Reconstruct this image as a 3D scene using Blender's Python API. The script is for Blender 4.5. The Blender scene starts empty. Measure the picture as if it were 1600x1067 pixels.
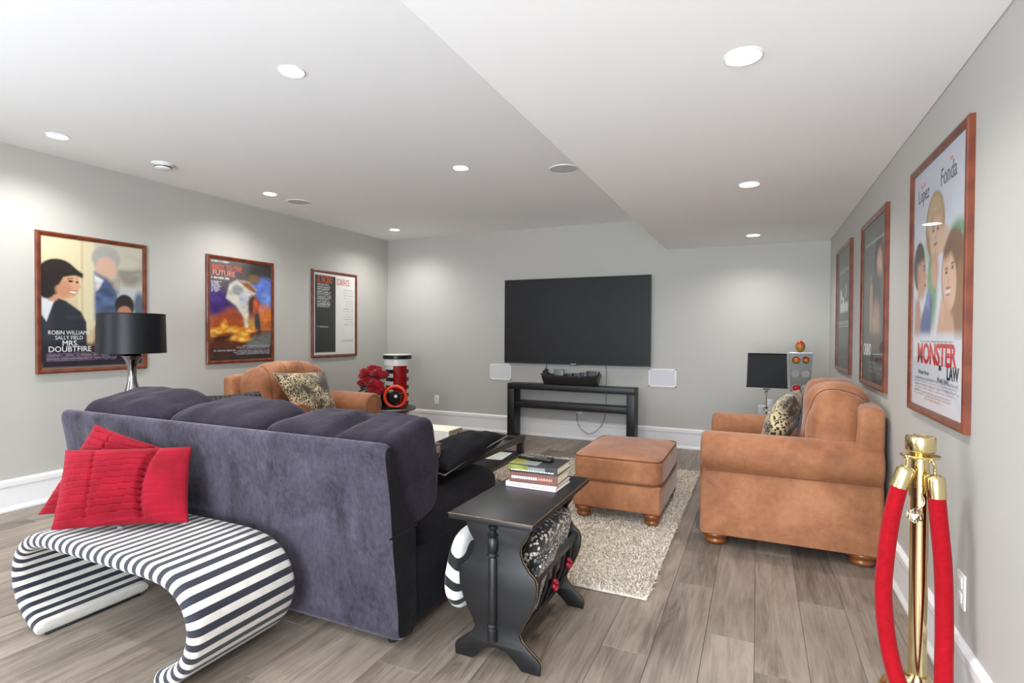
import bpy, bmesh, math, random
import numpy as np
from mathutils import Matrix, Vector, noise as mnoise
PI = math.pi
random.seed(7); rng = np.random.default_rng(7)
S = bpy.context.scene
COL = S.collection
# ------------------------------------------------------------------ room numbers (metres)
XL, XR, YB, YF = -4.738, 0.649, 6.204, -2.6
H, HS, XS = 2.548, 2.198, -0.94
BH = 0.219
# ------------------------------------------------------------------ camera
cd = bpy.data.cameras.new('camera'); cam = bpy.data.objects.new('camera', cd); COL.objects.link(cam)
cd.sensor_width = 36; cd.sensor_fit = 'HORIZONTAL'; cd.lens = 846.33 / 1600 * 36; cd.clip_start = .02
def cam_matrix(yaw, pitch, roll):
    f = Vector((-math.sin(yaw) * math.cos(pitch), math.cos(yaw) * math.cos(pitch), math.sin(pitch)))
    r = Vector((math.cos(yaw), math.sin(yaw), 0)); u = r.cross(f)
    r2 = r * math.cos(roll) + u * math.sin(roll); u2 = r2.cross(f)
    return Matrix((r2, u2, -f)).transposed().to_4x4()
cam.matrix_world = Matrix.Translation((0, 0, 1.25)) @ cam_matrix(.4261, -.01383, .005263)
S.camera = cam
# ------------------------------------------------------------------ world, light, exposure
w = bpy.data.worlds.new('world'); S.world = w; w.use_nodes = True
bg = w.node_tree.nodes['Background']; bg.inputs[0].default_value = (.72, .84, 1, 1); bg.inputs[1].default_value = 1.2
S.view_settings.view_transform = 'Standard'; S.view_settings.look = 'None'
S.view_settings.gamma = 1; S.view_settings.use_curve_mapping = False
S.view_settings.exposure = 0.14
LED = 88.0         # watts of every recessed lamp's beam
DAY = 75.0         # watts of daylight through the side window
FILL_REAR = 285.0   # watts of fill daylight through the added, unseen rear glass door
def area(name, loc, rot, sx, sy, watts, col):
    l = bpy.data.lights.new(name, 'AREA'); l.shape = 'RECTANGLE'; l.size = sx; l.size_y = sy; l.energy = watts; l.color = col
    o = bpy.data.objects.new(name, l); COL.objects.link(o); o.location = loc; o.rotation_euler = rot; return o
area('daylight_side_window', (XL + .03, -.75, 1.5), (0, -PI / 2, 0), 1.1, 1.6, DAY, (.80, .89, 1))
area('fill_rear_door', (-.65, YF + .03, 1.12), (PI / 2 + .35, 0, 0), 2.3, 1.9, FILL_REAR, (.86, .93, 1))
S.cycles.max_bounces = 10; S.cycles.diffuse_bounces = 6; S.cycles.use_denoising = True
S.cycles.sample_clamp_indirect = 6; S.cycles.caustics_reflective = False; S.cycles.caustics_refractive = False

# ------------------------------------------------------------------ materials
def srgb(r, g, b):
    f = lambda c: (c / 255) / 12.92 if c / 255 <= .04045 else ((c / 255 + .055) / 1.055) ** 2.4
    return (f(r), f(g), f(b), 1)
class NT:
    def __init__(s, name):
        s.m = bpy.data.materials.new(name); s.m.use_nodes = True; s.t = s.m.node_tree
        s.p = s.t.nodes['Principled BSDF']
    def n(s, typ, **kw):
        o = s.t.nodes.new(typ)
        for k, v in kw.items():
            if k.startswith('i_'):
                key = k[2:]; key = int(key) if key.isdigit() else key.replace('_', ' ')
                o.inputs[key].default_value = v
            else: setattr(o, k, v)
        return o
    def l(s, a, b): s.t.links.new(a, b)
    def coord(s, kind='Object', scale=(1, 1, 1), rot=(0, 0, 0)):
        c = s.n('ShaderNodeTexCoord'); mp = s.n('ShaderNodeMapping'); mp.inputs['Scale'].default_value = scale; mp.inputs['Rotation'].default_value = rot
        s.l(c.outputs[kind], mp.inputs[0]); return mp.outputs[0]
    def noise(s, vec, scale, detail=4, rough=.55, dist=0):
        o = s.n('ShaderNodeTexNoise'); o.inputs['Scale'].default_value = scale; o.inputs['Detail'].default_value = detail
        o.inputs['Roughness'].default_value = rough; o.inputs['Distortion'].default_value = dist
        if vec is not None: s.l(vec, o.inputs['Vector'])
        return o.outputs['Fac']
    def ramp(s, fac, stops, interp='LINEAR'):
        o = s.n('ShaderNodeValToRGB'); o.color_ramp.interpolation = interp
        e = o.color_ramp.elements
        while len(e) < len(stops): e.new(.5)
        for k, (pos, c) in enumerate(stops): e[k].position = pos; e[k].color = c
        s.l(fac, o.inputs[0]); return o.outputs[0]
    def mix(s, fac, a, b, mode='MIX'):
        o = s.n('ShaderNodeMix'); o.data_type = 'RGBA'; o.blend_type = mode
        for sock, v in ((o.inputs[0], fac), (o.inputs[6], a), (o.inputs[7], b)):
            if hasattr(v, 'node'): s.l(v, sock)
            else: sock.default_value = v
        return o.outputs[2]
    def math(s, op, a, b=0.0):
        o = s.n('ShaderNodeMath'); o.operation = op
        for sock, v in ((o.inputs[0], a), (o.inputs[1], b)):
            if hasattr(v, 'node'): s.l(v, sock)
            else: sock.default_value = v
        return o.outputs[0]
    def bump(s, h, strength=.3, dist=.01, prev=None):
        o = s.n('ShaderNodeBump'); o.inputs['Strength'].default_value = strength; o.inputs['Distance'].default_value = dist
        s.l(h, o.inputs['Height'])
        if prev is not None: s.l(prev, o.inputs['Normal'])
        s.l(o.outputs[0], s.p.inputs['Normal']); return o.outputs[0]
    def base(s, c): 
        if hasattr(c, 'node'): s.l(c, s.p.inputs['Base Color'])
        else: s.p.inputs['Base Color'].default_value = c
        return s
    def set(s, **kw):
        for k, v in kw.items(): s.p.inputs[k.replace('_', ' ')].default_value = v
        return s
M = {}
def simple(name, col, rough=.5, metal=0, nscale=0, namp=.12, bump=0, bscale=200, **kw):
    t = NT(name); v = t.coord()
    if nscale:
        f = t.noise(v, nscale)
        a = tuple(min(1, c * (1 - namp)) for c in col[:3]) + (1,); b = tuple(min(1, c * (1 + namp)) for c in col[:3]) + (1,)
        t.base(t.ramp(f, [(.3, a), (.7, b)]))
    else: t.base(col)
    t.set(Roughness=rough, Metallic=metal, **kw)
    if bump: t.bump(t.noise(v, bscale, 3), bump, .004)
    M[name] = t.m; return t
simple('wall_paint', srgb(186, 184, 178), .75, nscale=1.3, namp=.015, bump=.05, bscale=350)
simple('ceiling_paint', srgb(249, 249, 249), .9, nscale=1.1, namp=.01)
simple('trim_white', srgb(238, 238, 238), .35, nscale=2, namp=.01)
simple('plastic_white', srgb(236, 236, 233), .4, nscale=5, namp=.01)
simple('grille_white', srgb(218, 218, 222), .6, bump=.4, bscale=900)
simple('grille_ceiling', srgb(205, 205, 206), .7, bump=.4, bscale=900)
simple('black_lacquer', srgb(22, 21, 22), .28, nscale=8, namp=.3)
simple('black_satin', srgb(18, 18, 20), .42, nscale=14, namp=.35, bump=.06, bscale=60)
simple('tv_black', srgb(16, 16, 17), .35)
t = simple('tv_screen', srgb(38, 38, 39), .42, nscale=1, namp=.03); t.set(Specular_IOR_Level=.22)
simple('rack_grey', srgb(104, 102, 99), .45, .25, nscale=20, namp=.08)
simple('gold', (.80, .66, .36, 1), .17, 1, nscale=30, namp=.04)
simple('chrome', (.80, .80, .82, 1), .12, 1, nscale=20, namp=.03)
simple('nickel', (.52, .51, .50, 1), .28, 1, nscale=20, namp=.06)
simple('dark_chrome', (.30, .30, .31, 1), .14, 1, nscale=20, namp=.06)
simple('grey_metal', srgb(104, 104, 103), .4, .6, nscale=20, namp=.06)
simple('rubber_black', srgb(15, 15, 15), .6, nscale=20, namp=.1)
simple('rubber_grey', srgb(105, 102, 98), .5, nscale=20, namp=.05)
simple('paper_white', srgb(232, 229, 220), .8, nscale=40, namp=.05)
simple('paper_cream', srgb(222, 214, 192), .8, nscale=60, namp=.06)
simple('ink_grey', srgb(120, 120, 124), .8); simple('ink_red', srgb(214, 45, 42), .7); simple('ink_white', srgb(240, 238, 235), .7)
simple('ink_orange', srgb(222, 92, 40), .7); simple('ink_black', srgb(25, 24, 26), .7); simple('ink_scarlet', srgb(190, 70, 50), .7)
simple('ink_slate', srgb(98, 104, 112), .7); simple('ink_pink', srgb(240, 150, 130), .7)
simple('book_brown', srgb(112, 72, 62), .5, nscale=30, namp=.1); simple('book_dark', srgb(48, 48, 52), .3, nscale=12, namp=.3)
simple('book_green', srgb(128, 132, 48), .4, nscale=40, namp=.4); simple('book_white', srgb(226, 218, 222), .5, nscale=30, namp=.04)
simple('book_grey', srgb(128, 134, 130), .35, nscale=20, namp=.2)
simple('red_gloss', srgb(150, 10, 18), .18, nscale=10, namp=.15); simple('red_orange', srgb(226, 62, 32), .25, nscale=10, namp=.1)
simple('berry_red', srgb(150, 20, 45), .15)
simple('apple_red', srgb(190, 25, 28), .15, nscale=9, namp=.2)
simple('film_white', srgb(228, 228, 222), .3, nscale=15, namp=.05)
simple('leaf_green', srgb(30, 42, 32), .4, nscale=30, namp=.3)
simple('coffee_wood', srgb(38, 30, 28), .3, nscale=12, namp=.25)
simple('box_tan', srgb(150, 138, 108), .6, nscale=30, namp=.12)
simple('feather_black', srgb(18, 17, 19), .9, nscale=50, namp=.5, bump=1, bscale=160)
simple('lens_white', (1, 1, 1, 1), .4)
# lamp that gives off light
t = NT('led_lens'); t.p.inputs['Emission Color'].default_value = (1, .965, .92, 1); t.p.inputs['Emission Strength'].default_value = 14; M['led_lens'] = t.m
# rose petals
t = NT('rose_red'); v = t.coord(); t.base(t.ramp(t.noise(v, 22, 3), [(.3, srgb(120, 4, 14)), (.7, srgb(205, 18, 34))])); t.set(Roughness=.45, Sheen_Weight=.3); M['rose_red'] = t.m
# velvet ropes
t = NT('rope_red'); v = t.coord(); t.base(t.ramp(t.noise(v, 60, 3), [(.3, srgb(146, 0, 15)), (.7, srgb(166, 1, 23))])); t.set(Roughness=.85, Sheen_Weight=.06, Specular_IOR_Level=.2); t.bump(t.noise(v, 700, 2), .3, .002); M['rope_red'] = t.m
# glass
t = NT('clear_glass'); t.set(Roughness=.03, Transmission_Weight=1, IOR=1.45); t.base((.97, .98, .98, 1)); M['clear_glass'] = t.m
def thin_glass(name, tint, ior=1.5):
    t = NT(name); nt = t.t
    tr = t.n('ShaderNodeBsdfTransparent'); tr.inputs[0].default_value = tint
    gl = t.n('ShaderNodeBsdfGlossy'); gl.inputs['Roughness'].default_value = .04
    lw = t.n('ShaderNodeLayerWeight'); lw.inputs[0].default_value = .5
    f5 = t.math('POWER', lw.outputs['Facing'], 5.0); f0 = ((ior - 1) / (ior + 1)) ** 2
    fz = t.math('ADD', t.math('MULTIPLY', f5, (1 - f0) * .4), f0)
    mx = t.n('ShaderNodeMixShader'); t.l(fz, mx.inputs[0]); t.l(tr.outputs[0], mx.inputs[1]); t.l(gl.outputs[0], mx.inputs[2])
    t.l(mx.outputs[0], nt.nodes['Material Output'].inputs[0]); nt.nodes.remove(t.p); M[name] = t.m
thin_glass('pane_glass', (.97, .98, .98, 1), 1.35); thin_glass('table_glass', (.80, .83, .82, 1), 1.5); thin_glass('window_glass', (.95, .97, 1, 1))
# flat print (vertex colours painted per poster)
t = NT('print'); a = t.n('ShaderNodeVertexColor'); a.layer_name = 'ink'; t.base(a.outputs[0]); t.set(Roughness=.55); M['print'] = t.m
# mahogany frames
t = NT('mahogany'); v = t.coord(scale=(1, 1, 1)); wv = t.n('ShaderNodeTexWave'); wv.inputs['Scale'].default_value = 2.2; wv.inputs['Distortion'].default_value = 14; wv.inputs['Detail'].default_value = 4
t.l(v, wv.inputs[0]); f2 = t.noise(v, 70, 4)
c1 = t.ramp(wv.outputs['Fac'], [(.1, srgb(106, 46, 22)), (.9, srgb(126, 60, 32))]); t.base(t.mix(t.math('MULTIPLY', f2, .5), c1, srgb(78, 32, 18))); t.set(Roughness=.32, Coat_Weight=.3, Coat_Roughness=.15); M['mahogany'] = t.m
# bun feet
t = NT('bun_wood'); v = t.coord(); t.base(t.ramp(t.noise(v, 16, 4), [(.3, srgb(104, 54, 22)), (.7, srgb(150, 88, 38))])); t.set(Roughness=.3, Coat_Weight=.3); M['bun_wood'] = t.m
# suede of the armchairs
def suede(name, dark, mid, light):
    t = NT(name); v = t.coord()
    a = t.noise(v, 3.2, 5, .6, .3); b = t.noise(v, 26, 5, .7); 
    f = t.math('ADD', t.math('MULTIPLY', a, .72), t.math('MULTIPLY', b, .28))
    t.base(t.ramp(f, [(.34, dark), (.5, mid), (.66, light)])); t.set(Roughness=.72, Sheen_Weight=.25, Sheen_Roughness=.4)
    n1 = t.bump(t.noise(v, 420, 3), .18, .002); t.bump(t.noise(v, 9, 4), .25, .012, n1); M[name] = t.m
suede('suede', srgb(128, 78, 48), srgb(155, 100, 64), srgb(178, 122, 84))
simple('piping', srgb(116, 66, 40), .7, nscale=20, namp=.1)
# velvet of the sofa
def velvet(name, lo, hi, sheen, stretch=(1, 1, 1)):
    t = NT(name); v = t.coord(scale=stretch)
    f = t.math('ADD', t.math('MULTIPLY', t.noise(v, 3.2, 6, .7, .8), .62), t.math('MULTIPLY', t.noise(v, 44, 4, .75), .38))
    t.base(t.ramp(f, [(.32, lo), (.68, hi)])); t.set(Roughness=.85, Sheen_Weight=sheen, Sheen_Roughness=.38, Specular_IOR_Level=.15)
    t.p.inputs['Sheen Tint'].default_value = (.90, .89, .98, 1)
    n1 = t.bump(t.noise(v, 300, 3, .7), .25, .002); t.bump(t.noise(v, 9, 6, .68, .5), .55, .016, n1); M[name] = t.m
velvet('velvet', srgb(24, 20, 26), srgb(80, 76, 90), .30, (1.3, 1.3, .8))
velvet('velvet_cushion', srgb(25, 20, 28), srgb(50, 43, 55), .09)
velvet('velvet_seat_shade', srgb(12, 10, 12), srgb(26, 23, 26), .05)
velvet('black_velour', srgb(9, 9, 11), srgb(19, 19, 23), .02)
# red gathered cotton
t = NT('red_cotton'); v = t.coord(); t.base(t.ramp(t.noise(v, 9, 4), [(.3, srgb(122, 3, 24)), (.7, srgb(148, 9, 36))])); t.set(Roughness=.8, Sheen_Weight=.06, Specular_IOR_Level=.2)
t.bump(t.noise(v, 500, 2), .3, .002); M['red_cotton'] = t.m
# ribbed black pillow
t = NT('black_rib'); v = t.coord(); wv = t.n('ShaderNodeTexWave'); wv.inputs['Scale'].default_value = 14; wv.inputs['Distortion'].default_value = 4; wv.inputs['Detail'].default_value = 3; wv.bands_direction = 'DIAGONAL'
t.l(v, wv.inputs[0]); t.base(t.ramp(wv.outputs['Fac'], [(0, srgb(14, 14, 16)), (1, srgb(30, 30, 34))])); t.set(Roughness=.6); t.bump(wv.outputs['Fac'], .6, .01); M['black_rib'] = t.m
# stripes of the bench follow the unrolled length of the fabric (u)
t = NT('stripe_fabric'); uv = t.n('ShaderNodeUVMap'); uv.uv_map = 'UVMap'; sp = t.n('ShaderNodeSeparateXYZ'); t.l(uv.outputs[0], sp.inputs[0])
fr = t.math('FRACT', t.math('DIVIDE', sp.outputs[0], .0465)); st = t.math('GREATER_THAN', fr, .50)
v = t.coord(); wh = t.ramp(t.noise(v, 30, 3), [(.3, srgb(200, 196, 187)), (.7, srgb(212, 208, 200))])
t.base(t.mix(st, wh, srgb(30, 30, 44))); t.set(Roughness=.8, Sheen_Weight=.15); t.bump(t.noise(v, 600, 2), .25, .002); M['stripe_fabric'] = t.m
# animal prints
def spots(name, ground, ring, scale, band=0, thr=(.30, .42), ground2=None, distort=.05):
    t = NT(name); v = t.coord(); nz = t.n('ShaderNodeTexNoise'); nz.inputs['Scale'].default_value = scale * .9; t.l(v, nz.inputs[0])
    va = t.n('ShaderNodeVectorMath'); va.operation = 'SCALE'; t.l(nz.outputs['Color'], va.inputs[0]); va.inputs['Scale'].default_value = distort * 20 / scale
    vb = t.n('ShaderNodeVectorMath'); t.l(v, vb.inputs[0]); t.l(va.outputs[0], vb.inputs[1])
    vo = t.n('ShaderNodeTexVoronoi'); vo.inputs['Scale'].default_value = scale; t.l(vb.outputs[0], vo.inputs['Vector'])
    f = t.ramp(vo.outputs['Distance'], [(thr[0], (1, 1, 1, 1)), (thr[1], (0, 0, 0, 1))])
    g = ground
    if ground2 is not None: g = t.ramp(t.noise(v, band or 5, 3), [(.38, ground), (.62, ground2)])
    t.base(t.mix(f, g, ring)); t.set(Roughness=.7, Sheen_Weight=.2); t.bump(t.noise(v, 400, 2), .3, .003); M[name] = t.m
spots('leopard', srgb(206, 186, 144), srgb(22, 17, 13), 58, 6.5, (.40, .52), srgb(60, 46, 28), .08)
spots('giraffe', srgb(20, 15, 13), srgb(136, 98, 74), 24, 0, (.42, .50), None, .03)
spots('snow_leopard', srgb(12, 12, 12), srgb(200, 190, 176), 62, 0, (.36, .46))
t = NT('zebra'); v = t.coord(); wv = t.n('ShaderNodeTexWave'); wv.inputs['Scale'].default_value = 3.4; wv.inputs['Distortion'].default_value = 9; wv.inputs['Detail'].default_value = 1.5; wv.inputs['Detail Scale'].default_value = 1.1; wv.bands_direction = 'Z'
t.l(v, wv.inputs[0]); t.base(t.ramp(wv.outputs['Fac'], [(.40, srgb(14, 14, 14)), (.46, srgb(236, 234, 230))])); t.set(Roughness=.8, Sheen_Weight=.2); M['zebra'] = t.m
# lamp shades
for nm, c in (('shade_black', srgb(14, 14, 15)), ('shade_satin', srgb(13, 14, 18))):
    t = NT(nm); v = t.coord(scale=(1, 1, .05)); t.base(c); t.set(Roughness=.6 if nm == 'shade_black' else .42, Specular_IOR_Level=.3); t.bump(t.noise(v, 260, 2), .15, .002); M[nm] = t.m
# rug
t = NT('rug_pile'); oi = t.coord(); t.base(t.ramp(t.noise(oi, 60, 3), [(.3, srgb(196, 184, 166)), (.5, srgb(218, 208, 192)), (.7, srgb(234, 227, 214))])); t.set(Roughness=.95, Sheen_Weight=.2); M['rug_pile'] = t.m
# black table paint with worn edges comes from trim strips
simple('worn_edge', srgb(120, 92, 62), .5, nscale=60, namp=.5)
# mango
t = NT('mango'); v = t.coord('Generated'); sx = t.n('ShaderNodeSeparateXYZ'); t.l(v, sx.inputs[0]); t.base(t.ramp(sx.outputs[2], [(.3, srgb(160, 128, 52)), (.62, srgb(192, 104, 40)), (.9, srgb(196, 40, 30))])); t.set(Roughness=.3); M['mango'] = t.m
# floor planks: greyed oak, every plank its own tone
t = NT('oak_plank'); oi = t.n('ShaderNodeObjectInfo'); gm = t.n('ShaderNodeNewGeometry')
cb = t.n('ShaderNodeCombineXYZ'); t.l(t.math('MULTIPLY', oi.outputs['Random'], 40), cb.inputs[2]); t.l(t.math('MULTIPLY', oi.outputs['Random'], 13), cb.inputs[0])
va = t.n('ShaderNodeVectorMath'); t.l(gm.outputs['Position'], va.inputs[0]); t.l(cb.outputs[0], va.inputs[1])
mp = t.n('ShaderNodeMapping'); mp.inputs['Scale'].default_value = (9, 1.1, 9); t.l(va.outputs[0], mp.inputs[0])
n1 = t.noise(mp.outputs[0], 1.6, 5, .62, 1.6); mp2 = t.n('ShaderNodeMapping'); mp2.inputs['Scale'].default_value = (46, 2.2, 46); t.l(va.outputs[0], mp2.inputs[0]); n2 = t.noise(mp2.outputs[0], 2.2, 4, .6)
mp3 = t.n('ShaderNodeMapping'); mp3.inputs['Scale'].default_value = (3.2, .9, 3.2); t.l(va.outputs[0], mp3.inputs[0]); n3 = t.noise(mp3.outputs[0], 1.2, 3, .5, .6)
f = t.math('ADD', t.math('ADD', t.math('MULTIPLY', n1, .42), t.math('MULTIPLY', n2, .23)), t.math('MULTIPLY', n3, .35))
c = t.ramp(f, [(.36, srgb(98, 87, 77)), (.5, srgb(136, 124, 113)), (.64, srgb(160, 148, 136))])
tone = t.ramp(oi.outputs['Random'], [(0, (.84, .83, .82, 1)), (.5, (.98, .97, .96, 1)), (1, (1.10, 1.09, 1.07, 1))])
t.base(t.mix(1.0, c, tone, 'MULTIPLY')); t.set(Roughness=.42, Specular_IOR_Level=.35); t.bump(n2, .12, .004); M['oak_plank'] = t.m
simple('floor_joint', srgb(84, 75, 68), .8, nscale=20, namp=.1)

# ------------------------------------------------------------------ mesh helpers
def link(name, bm_or_mesh, mat, parent=None, smooth=True, angle=40):
    if isinstance(bm_or_mesh, bmesh.types.BMesh):
        me = bpy.data.meshes.new(name); bmesh.ops.recalc_face_normals(bm_or_mesh, faces=bm_or_mesh.faces); bm_or_mesh.to_mesh(me); bm_or_mesh.free()
    else: me = bm_or_mesh
    for m in (mat if isinstance(mat, (list, tuple)) else [mat]): me.materials.append(M[m] if isinstance(m, str) else m)
    if smooth and len(me.polygons):
        me.polygons.foreach_set('use_smooth', [True] * len(me.polygons))
        if angle: me.set_sharp_from_angle(angle=math.radians(angle))
    o = bpy.data.objects.new(name, me); COL.objects.link(o)
    if parent is not None: o.parent = parent
    return o
def tag(o, label, cat, group=None):
    o['label'] = label; o['category'] = cat
    if group: o['group'] = group
    return o
def thing(name, label, cat, loc=(0, 0, 0), rz=0, group=None):
    o = bpy.data.objects.new(name, None); COL.objects.link(o); o.empty_display_size = .05
    o.location = loc; o.rotation_euler = (0, 0, rz); return tag(o, label, cat, group)
def structure(o): o['kind'] = 'structure'; return o
def stuff(o): o['kind'] = 'stuff'; return o
def rotm(rx=0, ry=0, rz=0): return Matrix.Rotation(rz, 4, 'Z') @ Matrix.Rotation(ry, 4, 'Y') @ Matrix.Rotation(rx, 4, 'X')
def box(bm, c, s, bev=0, seg=2, mat=None):
    """box centred at c with size s, edges rounded by bev"""
    r = bmesh.ops.create_cube(bm, size=1); vs = r['verts']
    for v in vs: v.co = Vector((v.co.x * s[0], v.co.y * s[1], v.co.z * s[2]))
    if bev:
        es = list({e for v in vs for e in v.link_edges})
        g = bmesh.ops.bevel(bm, geom=es, offset=min(bev, min(s) * .49), segments=seg, affect='EDGES', profile=.5, clamp_overlap=True)
        vs = list({v for f in g['faces'] for v in f.verts} | {v for v in vs if v.is_valid})
        # gather whole island
        seen = set(vs); stack = list(vs)
        while stack:
            q = stack.pop()
            for e in q.link_edges:
                o = e.other_vert(q)
                if o not in seen: seen.add(o); stack.append(o)
        vs = list(seen)
    T = Matrix.Translation(c) @ (mat or Matrix())
    for v in vs: v.co = T @ v.co
    return vs
def bx(lo, hi, bev=0, seg=2, bm=None):
    bm = bm or bmesh.new(); c = [(a + b) / 2 for a, b in zip(lo, hi)]; s = [abs(b - a) for a, b in zip(lo, hi)]
    box(bm, c, s, bev, seg); return bm
def lathe(prof, n=32, bm=None, mat=None, sx=1, sy=1):
    """prof: list of (r, z)"""
    bm = bm or bmesh.new(); T = mat or Matrix(); rings = []
    for r, z in prof:
        if r < 1e-6: rings.append([bm.verts.new(T @ Vector((0, 0, z)))])
        else: rings.append([bm.verts.new(T @ Vector((r * sx * math.cos(2 * PI * k / n), r * sy * math.sin(2 * PI * k / n), z))) for k in range(n)])
    for a, b in zip(rings, rings[1:]):
        for k in range(n):
            k2 = (k + 1) % n
            if len(a) == 1 and len(b) == 1: continue
            if len(a) == 1: bm.faces.new((a[0], b[k2], b[k]))
            elif len(b) == 1: bm.faces.new((a[k], a[k2], b[0]))
            else: bm.faces.new((a[k], a[k2], b[k2], b[k]))
    for ring, flip in ((rings[0], True), (rings[-1], False)):
        if len(ring) > 1: bm.faces.new(ring[::-1] if flip else ring)
    return bm
def spline(pts, n=8, closed=False):
    P = [Vector(p) for p in pts]; out = []
    N = len(P)
    for k in range(N if closed else N - 1):
        if closed: p0, p1, p2, p3 = P[(k - 1) % N], P[k], P[(k + 1) % N], P[(k + 2) % N]
        else: p0, p1, p2, p3 = P[max(k - 1, 0)], P[k], P[k + 1], P[min(k + 2, N - 1)]
        for j in range(n):
            u = j / n
            out.append(.5 * ((2 * p1) + (-p0 + p2) * u + (2 * p0 - 5 * p1 + 4 * p2 - p3) * u * u + (-p0 + 3 * p1 - 3 * p2 + p3) * u ** 3))
    if not closed: out.append(P[-1])
    return out
def tube(pts, r, n=8, bm=None, cap=True):
    """r: number or list of radii"""
    bm = bm or bmesh.new(); P = [Vector(p) for p in pts]; R = r if isinstance(r, (list, tuple)) else [r] * len(P)
    t0 = (P[1] - P[0]).normalized(); up = Vector((0, 0, 1)) if abs(t0.z) < .9 else Vector((1, 0, 0)); nrm = t0.cross(up).normalized(); rings = []
    for k, p in enumerate(P):
        t = (P[min(k + 1, len(P) - 1)] - P[max(k - 1, 0)]).normalized()
        nrm = (nrm - t * nrm.dot(t)).normalized(); b = t.cross(nrm)
        rings.append([bm.verts.new(p + (nrm * math.cos(2 * PI * j / n) + b * math.sin(2 * PI * j / n)) * R[k]) for j in range(n)])
    for a, b in zip(rings, rings[1:]):
        for j in range(n): bm.faces.new((a[j], a[(j + 1) % n], b[(j + 1) % n], b[j]))
    if cap: bm.faces.new(rings[0][::-1]); bm.faces.new(rings[-1])
    return bm
def prism(poly, d0, d1, axis='y', bev=0, bm=None, seg=2):
    """polygon (a, b) extruded from d0 to d1 along an axis; axis y: (x, z), x: (y, z), z: (x, y)"""
    own = bm is None; bm = bm or bmesh.new()
    f = {'y': lambda a, b, d: (a, d, b), 'x': lambda a, b, d: (d, a, b), 'z': lambda a, b, d: (a, b, d)}[axis]
    A = [bm.verts.new(f(a, b, d0)) for a, b in poly]; B = [bm.verts.new(f(a, b, d1)) for a, b in poly]; n = len(poly)
    fa = bm.faces.new(A); fb = bm.faces.new(B[::-1])
    for k in range(n): bm.faces.new((A[k], B[k], B[(k + 1) % n], A[(k + 1) % n]))
    if bev:
        bmesh.ops.recalc_face_normals(bm, faces=bm.faces)
        es = list(set(fa.edges) | set(fb.edges))
        bmesh.ops.bevel(bm, geom=es, offset=bev, segments=seg, affect='EDGES', profile=.5, clamp_overlap=True)
    return bm
def round_extrude(prof, x0, x1, r, n=5, bm=None, nmid=1, ends=(True, True), fx=None):
    """closed profile of (y, z) swept along x, its ends rounded over by r (inset along the profile normal)"""
    bm = bm or bmesh.new(); P = [Vector((a, b)) for a, b in prof]; N = len(P)
    area2 = sum(P[k].x * P[(k + 1) % N].y - P[(k + 1) % N].x * P[k].y for k in range(N)); sg = 1 if area2 > 0 else -1
    nor = []
    for k in range(N):
        t = (P[(k + 1) % N] - P[k - 1]).normalized(); nor.append(Vector((t.y, -t.x)) * sg)
    secs = []
    if ends[0]: secs += [(x0 + r - r * math.cos(a), r - r * math.sin(a)) for a in [PI / 2 * k / n for k in range(n)]]
    for k in range(nmid + 1): secs.append((x0 + r + (x1 - x0 - 2 * r) * k / nmid if ends[0] else x0 + (x1 - x0 - r) * k / nmid, 0))
    if ends[1]: secs += [(x1 - r + r * math.sin(a), r - r * math.cos(a)) for a in [PI / 2 * k / n for k in range(1, n + 1)]]
    rings = []
    for x, ins in secs: rings.append([bm.verts.new((x, P[k].x - nor[k].x * ins, P[k].y - nor[k].y * ins)) for k in range(N)])
    for a, b in zip(rings, rings[1:]):
        for k in range(N): bm.faces.new((a[k], a[(k + 1) % N], b[(k + 1) % N], b[k]))
    bm.faces.new(rings[0][::-1]); bm.faces.new(rings[-1])
    return bm
def soft(dims, p=4, n=14, disp=None, bm=None, mat=None, amp=0, nf=6, seed=0):
    """cushion: superellipsoid box of the given size; disp(x, y, z in -1..1) -> offset vector; amp: gentle unevenness"""
    bm = bm or bmesh.new(); T = mat or Matrix(); idx = {}
    def vert(c):
        key = tuple(round(q, 5) for q in c)
        if key in idx: return idx[key]
        c = [math.copysign(abs(q) ** .9, q) for q in c]
        L = sum(abs(q) ** p for q in c) ** (1 / p); u = Vector([q / L for q in c])
        co = Vector((u.x * dims[0] / 2, u.y * dims[1] / 2, u.z * dims[2] / 2))
        if amp:
            d = mnoise.noise((co + Vector((seed, seed * 2.3, 0))) * nf); co += u.normalized() * d * amp
        if disp: co = co + Vector(disp(u.x, u.y, u.z))
        idx[key] = bm.verts.new(T @ co); return idx[key]
    L = [math.tan((-1 + 2 * k / n) * PI / 4) for k in range(n + 1)]
    for ax in range(3):
        for s in (-1, 1):
            for i in range(n):
                for j in range(n):
                    q = []
                    for a, b in ((i, j), (i + 1, j), (i + 1, j + 1), (i, j + 1)):
                        c = [0, 0, 0]; c[ax] = s; c[(ax + 1) % 3] = L[a]; c[(ax + 2) % 3] = L[b]; q.append(vert(c))
                    bm.faces.new(q if s > 0 else q[::-1])
    return bm
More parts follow.
